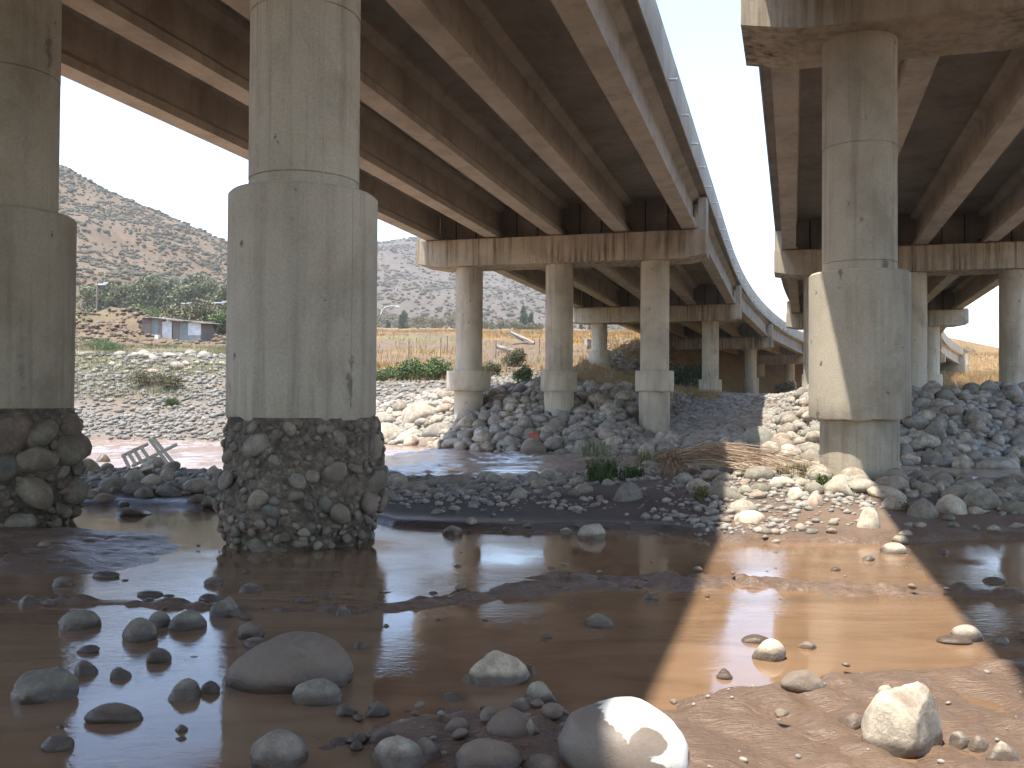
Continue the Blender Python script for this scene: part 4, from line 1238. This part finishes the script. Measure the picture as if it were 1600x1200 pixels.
def trunk_mesh(h, r0, limbs, seed):
    rs = random.Random(seed); mb = MB()
    mb.tube([(0, 0, -0.6), (0.02 * h, 0, h * 0.35), (0.0, 0.02 * h, h * 0.7), (0.02 * h, 0, h * 0.95)], [r0, r0 * 0.8, r0 * 0.5, r0 * 0.15], 7)
    for _ in range(limbs):
        z = h * rs.uniform(0.3, 0.75); a = rs.uniform(0, 6.28); l = h * rs.uniform(0.15, 0.3)
        mb.tube([(0, 0, z), (math.cos(a) * l * 0.5, math.sin(a) * l * 0.5, z + l * 0.5), (math.cos(a) * l, math.sin(a) * l, z + l * 1.1)], [r0 * 0.4, r0 * 0.25, r0 * 0.08], 5)
    return mesh_from('trunk', mb.v, mb.f, M_BARK, True, 60)

TREES = {}
def tree(kind, name, label, cat, group, x, y, h, seed, wide=1.0):
    v = (kind, seed % 3)
    if v not in TREES:
        rs = random.Random(seed * 3 + 1)
        if kind == 'euc':
            lobes = [(rs.uniform(-.17, .17), rs.uniform(-.17, .17), z, rs.uniform(.13, .22), rs.uniform(.13, .22), rs.uniform(.10, .17)) for z in np.linspace(0.28, 0.86, 11)]
            TREES[v] = (leaf_cloud('crown', lobes, 2800, 0.031, M_EUC, seed), trunk_mesh(1, 0.022, 6, seed))
        elif kind == 'pop':
            lobes = [(rs.uniform(-.05, .05), rs.uniform(-.05, .05), z, .16 * (1.15 - z) + .05, .16 * (1.15 - z) + .05, .13) for z in np.linspace(0.12, 0.9, 9)]
            lobes += [(rs.uniform(.06, .15), 0.02, z, .07, .07, .14) for z in (0.3, 0.5, 0.65)]
            TREES[v] = (leaf_cloud('crown', lobes, 3000, 0.036, M_POP, seed, 0.8), trunk_mesh(1, 0.02, 3, seed))
    cm, tm = TREES[v]
    z = ter(x, y) - 0.15
    h = max(2.0, CAM_H + y * (624 - h) / 1443.0 - z) / 0.98
    root = empty(name, (x, y, z)); tag(root, label, cat, group)
    rz = (seed * 1.7) % 6.28
    for nm, me in (('trunk', tm), ('crown', cm)):
        o = bpy.data.objects.new(nm, me); COL.objects.link(o); o.parent = root
        o.scale = (h * wide, h * wide, h); o.rotation_euler = (0, 0, rz)
    return root

ORD = ['first', 'second', 'third', 'fourth', 'fifth', 'sixth', 'seventh', 'eighth', 'ninth', 'tenth', 'eleventh', 'twelfth']
def px_at(px, Y): return (px - 800) / 1443.0 * Y
for i, (px, Y, h) in enumerate([(143, 168, 448), (166, 176, 440), (192, 170, 446), (214, 180, 438), (238, 172, 433), (262, 182, 437), (284, 170, 442), (307, 178, 431), (330, 172, 440), (350, 168, 445)]):
    tree('euc', 'eucalyptus_tree', '%s tree from the left in the grey-green belt below the hill' % ORD[i], 'tree', 'eucalyptus belt below the hill', px_at(px, Y), Y, h, i + 2, 1.0 + 0.1 * ((i * 3) % 3))
for px, Y, h, lab, w in [(630, 285, 487, 'dark pointed tree on the terrace just right of the street lamp', 1.5), (606, 300, 501, 'short dark tree beside the foot of the street lamp', 1.6),
                         (818, 280, 478, 'tall twin-topped dark green tree between two pier columns', 1.0), (829, 282, 487, 'shorter dark tree leaning on the twin-topped one', 1.1),
                         (768, 290, 502, 'small pointed green tree left of the twin-topped tree', 1.5), (907, 290, 500, 'small dark tree seen just right of the second pier column', 1.1),
                         (921, 295, 504, 'smallest dark tree beside the slender far column', 1.2), (988, 270, 497, 'grey-green tree seen beside the third pier column', 1.2),
                         (1476, 330, 542, 'tall dark conifer on the plain beyond the right bridge', 0.9), (1511, 420, 561, 'small pointed conifer amid the scrub of the plain', 0.9)]:
    tree('pop', 'poplar_tree', lab, 'tree', None, px_at(px, Y), Y, h, int(px), w)

def bush(name, label, cat, group, x, y, w, h, mat, seed, n=700, leaf=None, zoff_=0.0):
    rs = random.Random(seed)
    lobes = [(rs.uniform(-.3, .3) * w, rs.uniform(-.25, .25) * w, h * rs.uniform(.25, .6), w * rs.uniform(.18, .32), w * rs.uniform(.18, .3), h * rs.uniform(.22, .4)) for _ in range(7)]
    root = empty(name, (x, y, ter(x, y) + zoff_)); tag(root, label, cat, group)
    me = leaf_cloud('foliage', lobes, n, (leaf or h * 0.09) * 0.55, mat, seed, 0.6)
    o = bpy.data.objects.new('foliage', me); COL.objects.link(o); o.parent = root
    mb = MB()
    for _ in range(5):
        a = rs.uniform(0, 6.28); mb.tube([(0, 0, -0.1), (math.cos(a) * w * .2, math.sin(a) * w * .2, h * .55)], [h * 0.02, h * 0.008], 5)
    o = bpy.data.objects.new('stems', mesh_from('stems', mb.v, mb.f, M_BARK, True, 60)); COL.objects.link(o); o.parent = root
    return root
for px, Y, w, h, lab, m in [
    (598, 60, 1.7, 1.0, 'low pale green bush right beside the big cobbled column', M_BUSH), (617, 61, 1.3, 1.3, 'small bright green bush, leftmost of the row on the bank', M_BUSH),
    (639, 60, 2.2, 1.7, 'bushy bright green shrub, second of the row on the bank', M_BUSH), (664, 61, 2.8, 1.9, 'widest bright green shrub in the row on the bank', M_BUSH),
    (689, 60, 1.9, 1.5, 'bright green shrub at the right end of the row by the column', M_BUSH), (816, 52, 1.4, 1.2, 'single green bush on the gravel between two columns', M_BUSH),
    (806, 66, 2.4, 1.6, 'olive bush on the slope above the single green bush', M_OLIVE), (766, 58, 1.4, 1.2, 'dry olive bush right of the wide collar', M_OLIVE),
    (300, 96, 6.0, 3.6, 'large olive bush growing behind the shack roof', M_OLIVE), (340, 92, 3.2, 2.4, 'green bush right of the shack', M_BUSH),
    (262, 50.5, 2.0, 1.1, 'grey-green weed clump in the middle of the gravel bank', M_OLIVE), (236, 51, 2.4, 1.0, 'dry weed clump left of the other on the gravel bank', M_OLIVE),
    (268, 48, 0.9, 0.6, 'small bright weed low on the gravel bank', M_BUSH), (150, 70, 3.4, 1.2, 'green bush at the foot of the soil mound', M_BUSH), (175, 66, 2.6, 0.9, 'low green bush right of the mound foot', M_BUSH),
    (1075, 78, 5.0, 2.4, 'dark bush in the shade under the bridge', M_POP), (1222, 120, 3.4, 3.0, 'dark bush near the last column under the bridge', M_POP)]:
    bush('bush', lab, 'bush', None, px_at(px, Y), Y, w, h, m, int(px * 3 + Y), 2200)
for i, (px, Y, w, h) in enumerate([(575, 260, 7, 4.6), (652, 250, 8, 5), (675, 262, 8, 4.5), (697, 255, 7, 5), (752, 260, 7, 4), (782, 255, 6, 3.6), (803, 250, 6, 3.6), (835, 245, 6, 3)]):
    bush('terrace_bush', '%s dusky bush from the left along the terrace crest behind the columns' % ORD[i], 'bush', 'dusky bushes on the terrace crest', px_at(px, Y), Y, w, h, M_OLIVE, 900 + i, 1600, 0.35)
for i, (px, Y, w, h) in enumerate([(150, 150, 9, 4), (185, 148, 9, 3.6), (222, 146, 9, 4.4), (255, 150, 9, 4.2), (282, 140, 8, 3.8), (318, 146, 9, 4.5), (345, 138, 8, 4)]):
    bush('belt_bush', '%s green bush from the left in front of the tree belt' % ORD[i], 'bush', 'bushes in front of the tree belt', px_at(px, Y), Y, w, h, M_OLIVE if i % 2 else M_BUSH, 950 + i, 1800, 0.3)
for i, (px, Y, w, h) in enumerate([(1492, 250, 9, 3.0), (1504, 330, 14, 6), (1519, 300, 9, 4), (1531, 310, 10, 6), (1546, 260, 7, 2.6), (1556, 330, 8, 4)]):
    bush('plain_bush', '%s bush from the left on the bright plain beyond the right bridge' % ORD[i], 'bush', 'bushes on the plain', px_at(px, Y), Y, w, h, M_BUSH if i % 2 else M_OLIVE, 980 + i, 1500, 0.4)

def tufts(name, label, region, n, h, blades, mat, seed, dens=None, spread=0.12, wblade=0.012):
    r = np.random.default_rng(seed); rs = random.Random(seed)
    P = np.array([region(rs) for _ in range(n)])
    if dens is not None: P = P[r.random(len(P)) < dens(P[:, 0], P[:, 1])]
    Z = terrain(P[:, 0], P[:, 1]); N = len(P)
    hh = h * r.uniform(0.5, 1.3, (N, blades)); a = r.uniform(0, 6.283, (N, blades)); ln = r.uniform(0.1, 0.6, (N, blades)) * hh
    bx = P[:, 0][:, None] + r.normal(0, spread, (N, blades)); by = P[:, 1][:, None] + r.normal(0, spread, (N, blades)); bz = Z[:, None] - 0.02 + 0 * bx
    wx = np.cos(a + 1.57) * wblade * h; wy = np.sin(a + 1.57) * wblade * h
    tip = np.stack([bx + np.cos(a) * ln, by + np.sin(a) * ln, bz + hh], -1)
    Vv = np.stack([np.stack([bx - wx, by - wy, bz], -1), np.stack([bx + wx, by + wy, bz], -1), tip], 2).reshape(-1, 3)
    f = np.arange(len(Vv)).reshape(-1, 3)
    me = mesh_np(name, Vv, f, mat, False)
    at = me.attributes.new('rnd', 'FLOAT', 'POINT')
    at.data.foreach_set('value', np.repeat(np.clip(r.random(N)[:, None] * 0.7 + r.random((N, blades)) * 0.3, 0, 1).ravel(), 3).astype(np.float32))
    tag(obj(name, me), label, 'grass', kind='stuff')
def slope_r(rs):
    y = 58 + 85 * rs.random() ** 1.3; return rs.uniform(-0.16, 0.22) * y, y
tufts('slope_grass', 'golden dry grass covering the slope behind the columns', slope_r, 15000, 0.42, 7, M_GOLD, 61,
      lambda x, y: sstep(0.40, 0.58, fbm(x * .09, y * .09, 66) + 0.25 * (fbm(x * .25, y * .25, 71) - .5) + 0.12 * sstep(-5, 12, x)) + 0.12, 0.35, 0.05)
def strip(rs):
    y = rs.uniform(49, 78); return rs.uniform(-0.5, -0.26) * y, y
tufts('bank_grass', 'green and straw grass along the bank below the shack', strip, 3600, 0.4, 7, M_GRASS, 62, lambda x, y: sstep(0.48, 0.62, fbm(x * .15, y * .3, 63)), 0.25, 0.03)
tufts('plain_grass', 'dry yellow grass beyond the right bridge', lambda rs: (lambda y: (rs.uniform(0.46, 0.56) * y, y))(rs.uniform(75, 230)), 3000, 0.8, 6, M_GOLD, 64, None, 0.4, 0.04)
tufts('belt_grass', 'dry yellow grass before the tree belt', lambda rs: (lambda y: (rs.uniform(-0.5, -0.3) * y, y))(rs.uniform(100, 150)), 3500, 0.9, 6, M_GOLD, 65, None, 0.4, 0.04)

def weed(name, label, cat, px, py, w, h, n, mat, seed, dry=False):
    x, y, z = at_ter(px, py); s = y / 1443.0
    rs = random.Random(seed); W, H = w * s, h * s
    Vv = []; f = []; rv = []
    for k in range(n):
        a = rs.uniform(0, 6.28); d = W * 0.4 * rs.random() ** 0.7; bx, by = math.cos(a) * d, math.sin(a) * d * 0.6
        hh = H * rs.uniform(0.35, 1.0); b = rs.uniform(0, 6.28); l = hh * rs.uniform(0.15, 0.5); wb = rs.uniform(0.006, 0.014)
        q = rs.random()
        mid = (bx + math.cos(b) * l * .4, by + math.sin(b) * l * .4, hh * .6); tip = (bx + math.cos(b) * l, by + math.sin(b) * l, hh)
        ox, oy = -math.sin(b) * wb, math.cos(b) * wb; i0 = len(Vv)
        Vv += [(bx - ox * .6, by - oy * .6, -.03), (bx + ox * .6, by + oy * .6, -.03), (mid[0] + ox, mid[1] + oy, mid[2]), (mid[0] - ox, mid[1] - oy, mid[2]), tip, tip]
        f += [(i0, i0 + 1, i0 + 2, i0 + 3), (i0 + 3, i0 + 2, i0 + 4, i0 + 5)]; rv += [q] * 6
        if not dry:
            for _ in range(3):       # side leaves
                t_ = rs.uniform(.3, 1); c0 = Vector((bx + math.cos(b) * l * t_, by + math.sin(b) * l * t_, hh * t_)); u1 = Vector((rs.gauss(0, 1), rs.gauss(0, 1), rs.gauss(.4, .6))).normalized() * rs.uniform(.03, .07)
                u2 = u1.cross(Vector((rs.gauss(0, 1), rs.gauss(0, 1), 1))).normalized() * .014; i0 = len(Vv)
                Vv += [c0, c0 + u1 * .5 + u2, c0 + u1, c0 + u1 * .5 - u2]; f.append((i0, i0 + 1, i0 + 2, i0 + 3)); rv += [q] * 4
    me = mesh_from(name, Vv, f, mat)
    at = me.attributes.new('rnd', 'FLOAT', 'POINT'); at.data.foreach_set('value', rv)
    tag(obj(name, me, None, (x, y, max(z, ter(x, y)))), label, cat)
weed('weed', 'leafy green weed at the river rim left of the dead reeds', 'weed', 945, 752, 70, 42, 190, M_BUSH, 1)
weed('weed', 'small weed at the right of the leafy one by the egg-shaped stone', 'weed', 990, 748, 44, 26, 90, M_BUSH, 2)
weed('weed', 'tall pale weed growing over the heap foot', 'weed', 930, 712, 60, 34, 120, M_GRASS, 3)
weed('weed', 'green grass clump behind the dead reeds stump', 'weed', 1015, 727, 60, 30, 170, M_GRASS, 4)
weed('weed', 'green grass clump right behind the reed stump', 'weed', 1055, 722, 50, 24, 110, M_GRASS, 5)
weed('weed', 'tuft of weed in front of the flat-topped long boulder', 'weed', 1096, 782, 24, 22, 70, M_GRASS, 6)
weed('weed', 'yellow dry grass patch left of the smooth pile', 'grass', 1245, 742, 80, 24, 260, M_GRASS, 7, True)
weed('weed', 'small green tuft at the left foot of the smooth pile', 'weed', 1286, 757, 20, 20, 50, M_BUSH, 8)
weed('weed', 'small green tuft between cobbles in front of the smooth pile', 'weed', 1322, 772, 22, 14, 40, M_BUSH, 9)
weed('weed', 'low grass tuft beside the large rounded tan boulder', 'weed', 1412, 794, 34, 12, 60, M_GRASS, 10)

# ------------------------------------------------------------------ uprooted dead reeds
x, y, z = at_ter(1048, 745); s = y / 1443.0
root = empty('dead_reeds', (x, y, z)); tag(root, 'uprooted bundle of dry brown reeds fanned out over the gravel bar', 'reeds')
rs = random.Random(5); mb = MB(); nb = []
for k in range(80):
    b0 = Vector((rs.uniform(0.0, 0.3), rs.uniform(-.15, .2), rs.uniform(.22, .46)))
    L = rs.uniform(0.9, 2.6); hh = rs.uniform(-.05, .32); sp = rs.uniform(-.6, .55)
    pts = [b0, b0 + Vector((L * .3, sp * .3, hh * .7)), b0 + Vector((L * .6, sp * .65, hh * .55 - .06)), b0 + Vector((L, sp, -.10 + rs.uniform(-.12, .12) - .12 * L * .5))]
    n0 = len(mb.v); mb.tube(pts, [.007, .006, .005, .002], 4); nb += [rs.random()] * (len(mb.v) - n0)
me = mesh_from('stalks', mb.v, mb.f, M_STRAW, True, 60); me.attributes.new('rnd', 'FLOAT', 'POINT').data.foreach_set('value', nb)
set_o = bpy.data.objects.new('stalks', me); COL.objects.link(set_o); set_o.parent = root
mb = MB(); nb = []
for k in range(170):
    a = rs.uniform(0, 6.28); e = rs.uniform(-.9, 1.2); rr = rs.uniform(.12, .26)
    c0 = Vector((.02, 0, .26)); d = Vector((math.cos(a) * math.cos(e), math.sin(a) * math.cos(e), math.sin(e)))
    n0 = len(mb.v); mb.tube([c0 + d * rr * .3, c0 + d * rr + Vector((0, 0, -.02)), c0 + d * rr * 1.25 + Vector((rs.uniform(-.05, .05), 0, -.09))], [.014, .010, .003], 4); nb += [rs.random() * .5] * (len(mb.v) - n0)
me = mesh_from('root_ball', mb.v, mb.f, M_STRAW, True, 60); me.attributes.new('rnd', 'FLOAT', 'POINT').data.foreach_set('value', nb)
o = bpy.data.objects.new('root_ball', me); COL.objects.link(o); o.parent = root
mb = MB(); mb.lathe([(.20, -.2), (.17, .05), (.15, .22), (.10, .30)], 14, lambda t, z: .22 * math.sin(3 * t + z * 9) * .6)
o = bpy.data.objects.new('stump', mesh_from('stump', mb.v, mb.f, plain('rotten_wood', (0.20, 0.13, 0.09), .9, 0, .4, 14, .5), True, 50)); COL.objects.link(o); o.parent = root

# ------------------------------------------------------------------ broken wooden crate among the cobbles
x, y, z = at_ter(228, 752)
root = empty('broken_crate', (x, y, z)); tag(root, 'broken pale wooden crate side lying tilted among dark cobbles', 'crate')
M_WOOD = plain('weathered_wood', (0.60, 0.52, 0.41), .85, 0, .25, 20)
Mt = Matrix.Translation((0, 0, .08)) @ Matrix.Rotation(R(-28), 4, 'X')
def slat(nm, ax, az, bx_, bz_, w, t=.018, dy=0.0):
    a = Vector((ax, dy, az)); b = Vector((bx_, dy, bz_)); d = (b - a); L = d.length; d.normalize(); n = Vector((d.z, 0, -d.x))
    mb = MB(); vs = [a + n * (w / 2 * i) + Vector((0, t / 2 * j, 0)) for i, j in ((-1, -1), (1, -1), (1, 1), (-1, 1))]
    vs += [v + d * L for v in vs]; mb.add([Mt @ v for v in vs], [(0, 3, 2, 1), (4, 5, 6, 7), (0, 1, 5, 4), (1, 2, 6, 5), (2, 3, 7, 6), (3, 0, 4, 7)])
    o = bpy.data.objects.new(nm, mesh_from(nm, mb.v, mb.f, M_WOOD)); COL.objects.link(o); o.parent = root
k = .00205
for (a0, b0, a1, b1) in [(650, 500, 570, 380), (700, 470, 605, 350), (752, 455, 648, 322), (825, 440, 702, 300), (970, 460, 768, 228), (1005, 440, 808, 228)]:
    slat('slat', (a0 - 790) * k, (560 - b0) * k, (a1 - 790) * k, (560 - b1) * k, .062)
slat('rail', (560 - 790) * k, (560 - 385) * k, (760 - 790) * k, (560 - 268) * k, .05, .03, .03)
slat('rail', (660 - 790) * k, (560 - 480) * k, (1010 - 790) * k, (560 - 270) * k, .05, .03, .034)
slat('rail', (740 - 790) * k, (560 - 530) * k, (850 - 790) * k, (560 - 480) * k, .06, .03, .0)
weed('drift_straw', 'clump of dry yellowish plant litter under the broken crate', 'litter', 232, 752, 48, 16, 130, M_OLIVE, 12, True)

# ------------------------------------------------------------------ scrap of red cloth on the heap
x, y, z = at_ter(838, 688)
A, B = np.meshgrid(np.linspace(-.3, .3, 16), np.linspace(-.2, .2, 12))
Zc = .35 + .16 * (fbm(A * 7, B * 7, 3) - .5) * 2 - .5 * A ** 2 - 1.6 * np.abs(B)
ii = np.arange(16 * 12).reshape(12, 16); f = np.stack([ii[:-1, :-1], ii[:-1, 1:], ii[1:, 1:], ii[1:, :-1]], -1).reshape(-1, 4)
o = obj('red_cloth', mesh_np('red_cloth', np.stack([A, B, Zc], -1).reshape(-1, 3), f, plain('red_cloth', (.42, .10, .06), .9, 0, .4, 12)), None, (x, y - .2, z + .05))
o.modifiers.new('thick', 'SOLIDIFY').thickness = .012
tag(o, 'crumpled faded red cloth caught on the stones of the heap', 'cloth')

# ------------------------------------------------------------------ shack, tank, lamp, posts, debris
Ys = 86.0; xs_ = px_at(268, Ys)
root = empty('shack', (xs_, Ys, ter(xs_, Ys))); tag(root, 'low patched shack of odd boards under a sagging sheet roof', 'shack')
SM = {k: plain('shack_' + k, c, .8, 0, .22, 2.5) for k, c in dict(rust=(.19, .13, .10), teal=(.19, .20, .185), white=(.50, .48, .44), brown=(.16, .125, .10), grey=(.27, .265, .25), roof=(.24, .19, .15), bright=(.58, .57, .54)).items()}
rz = Matrix.Rotation(R(-14), 4, 'Z')
def spart(nm, mat, lo, hi, mat4=None):
    mb = MB(); mb.box(lo, hi, rz @ mat4 if mat4 is not None else rz)
    o = bpy.data.objects.new(nm, mesh_from(nm, mb.v, mb.f, mat)); COL.objects.link(o); o.parent = root; return o
spart('back_wall', SM['brown'], (-3.1, 1.9, -.8), (3.1, 2.0, 1.75))
spart('side_wall', SM['rust'], (-3.2, 0, -.8), (-3.1, 2.0, 2.0)); spart('side_wall', SM['brown'], (3.0, 0, -1.0), (3.1, 2.0, 1.45))
xx = -3.1
for nm, key, w, z0, z1, dy in [('board_panel', 'rust', .95, -.2, 2.02, 0), ('board_panel', 'teal', .72, -.3, 1.95, .02), ('board_panel', 'rust', .45, -.5, 1.9, -.02), ('door', 'white', 1.02, -.55, 1.62, -.06),
                               ('board_panel', 'brown', .82, -.7, 1.72, .03), ('board_panel', 'teal', .86, -.8, 1.62, -.02), ('board_panel', 'grey', 1.35, -.9, .30, 0)]:
    spart(nm, SM[key], (xx, dy, z0), (xx + w - .02, dy + .05, z1)); xx += w
spart('sheet_panel', SM['bright'], (xx - 1.35, -.03, .315), (xx - .02, .03, 1.5))
for i in range(6):
    x0 = -3.5 + i * 1.2; zr = 2.12 - .105 * (x0 + 3.5) + .03 * ((i * 5) % 3 - 1)
    Mr = Matrix.Translation((x0, 0, zr)) @ Matrix.Rotation(R(5.5), 4, 'Y') @ Matrix.Rotation(R(3), 4, 'X')
    spart('roof_sheet', SM['roof'], (0, -.5, 0.012 * i % .03), (1.26, 2.4, .045 + 0.012 * i % .03), Mr)
spart('white_sack', SM['bright'], (-1.35, -.7, -.45), (-.95, -.3, .35))

Yt = 104; xt = px_at(181, Yt)
mb = MB(); mb.lathe([(.40, 0), (.42, .04), (.40, .10), (.40, .62), (.415, .66), (.40, .70), (.40, 1.22), (.42, 1.27), (.36, 1.34), (.1, 1.38)], 24)
root = empty('water_tank', (xt, Yt, ter(xt, Yt) - .05)); tag(root, 'pale green upright water tank on the soil mound', 'tank')
o = bpy.data.objects.new('tank_body', mesh_from('tank_body', mb.v, mb.f, plain('tank_plastic', (.30, .44, .40), .5, 0, .1), True, 40)); COL.objects.link(o); o.parent = root
mb = MB(); mb.lathe([(.15, 1.36), (.16, 1.43), (.05, 1.45)], 16)
o = bpy.data.objects.new('lid', mesh_from('lid', mb.v, mb.f, plain('tank_lid', (.15, .2, .2), .5), True, 40)); COL.objects.link(o); o.parent = root

Yl = 250; xl = px_at(594, Yl); zl_ = CAM_H + Yl * (624 - 516) / 1443.0
def lamp(px, Y, zb, H, arm, label):
    root = empty('street_lamp', (px_at(px, Y), Y, zb)); tag(root, label, 'street lamp')
    mb = MB(); mb.tube([(0, 0, -1.5), (0, 0, H * .62), (H * .06, 0, H * .82), (H * .2, 0, H * .95), (arm * .75, 0, H), (arm, 0, H * .985)], [H * .016, H * .013, .011 * H, .010 * H, .009 * H, .009 * H], 8)
    mp = plain('lamp_paint', (.72, .72, .70), .5, 0, .05)
    o = bpy.data.objects.new('pole', mesh_from('pole', mb.v, mb.f, mp, True, 60)); COL.objects.link(o); o.parent = root
    mb = MB(); mb.box((arm - .1, -.18, H * .965), (arm + 1.0, .18, H * 1.0)); mb.box((arm + .05, -.12, H * .955), (arm + .8, .12, H * .966))
    o = bpy.data.objects.new('lamp_head', mesh_from('lamp_head', mb.v, mb.f, mp)); COL.objects.link(o); o.parent = root
lamp(594, Yl, ter(xl, Yl), CAM_H + Yl * (624 - 479) / 1443.0 - ter(xl, Yl), 4.0, 'white curved-arm street lamp on the terrace behind the big column')
def post(px, Y, h, r, label, group=None, cross=False, cat='post'):
    x = px_at(px, Y); root = empty('utility_pole' if cross else 'fence_post', (x, Y, ter(x, Y))); tag(root, label, cat, group)
    mb = MB(); mb.tube([(0, 0, -.4), (.02, 0, h * .5), (0.03, .01, h)], [r, r * .9, r * .75], 7)
    o = bpy.data.objects.new('pole' if cross else 'stake', mesh_from('pole', mb.v, mb.f, M_BARK, True, 60)); COL.objects.link(o); o.parent = root
    mb = MB()
    if cross: mb.box((-.1, -.05, h * .93), (1.1, .05, h * .96)); mb.box((.8, -.12, h * .96), (1.3, .12, h * .985))
    else: mb.tube([(0, -r, h * .8), (0, r * 1.3, h * .8)], r * .5, 6)
    o = bpy.data.objects.new('cross_arm' if cross else 'wire_tie', mesh_from('arm', mb.v, mb.f, M_PIPE if cross else M_ROD)); COL.objects.link(o); o.parent = root
post(150, 112, 6.0, .13, 'tall bare wooden pole left of the green tank', None, True, 'pole')
post(283, 122, 3.9, .09, 'thin pole with a side lamp before the tree belt', None, True, 'pole')
post(334, 100, 3.4, .09, 'bare pole behind the bush right of the shack', None, True, 'pole')
for px, Y, lab in [(638, 74, 'leftmost fence stake on the slope above the green shrubs'), (688, 76, 'fence stake close by the first pier column'), (698, 78, 'fence stake hard against the first pier column'), (774, 74, 'fence stake in dry grass right of the first pier column'), (842, 78, 'fence stake in dry grass left of the second pier column')]:
    post(px, Y, 1.5, .05, lab, 'fence stakes on the slope')

def slab(label, px, Y, w, d, h, rot, dz=0.2):
    x = px_at(px, Y); rs = random.Random(int(px))
    bm = bmesh.new(); bmesh.ops.create_cube(bm, size=1.0); bmesh.ops.subdivide_edges(bm, edges=bm.edges[:], cuts=3, use_grid_fill=True)
    for v in bm.verts: v.co = Vector((v.co.x * w + rs.uniform(-.05, .05), v.co.y * d + rs.uniform(-.05, .05), v.co.z * h + rs.uniform(-.05, .05)))
    me = bpy.data.meshes.new('slab'); bm.to_mesh(me); bm.free(); me.materials.append(M_DARKC)
    tag(obj('broken_slab', me, None, (x, Y, ter(x, Y) + dz), rot), label, 'slab')
slab('long broken concrete slab lying down the golden slope', 815, 88, 2.6, .7, .3, (.1, .42, -.35), .5)
slab('smaller broken concrete piece left of the long slab on the slope', 790, 80, 1.7, .6, .3, (0, .3, -.3), .25)
slab('pale concrete lump on the slope beside the second pier column', 921, 84, .9, .8, 1.1, (0, .1, .3), .3)

# ------------------------------------------------------------------ haze in the air
mb = MB(); mb.box((-3900, -320, -3.0), (3900, 4300, 330))
hz = NT('air_haze'); hz.n.remove(hz.bsdf)
pv = hz.new('VolumePrincipled'); pv.inputs['Color'].default_value = (.95, .96, 1.0, 1); pv.inputs['Density'].default_value = 0.00024; pv.inputs['Anisotropy'].default_value = 0.2
hz.link(pv.outputs[0], hz.n['Material Output'].inputs['Volume'])
tag(mb.build('haze', hz.m), 'thin pale summer haze in the valley air', 'haze', kind='stuff')
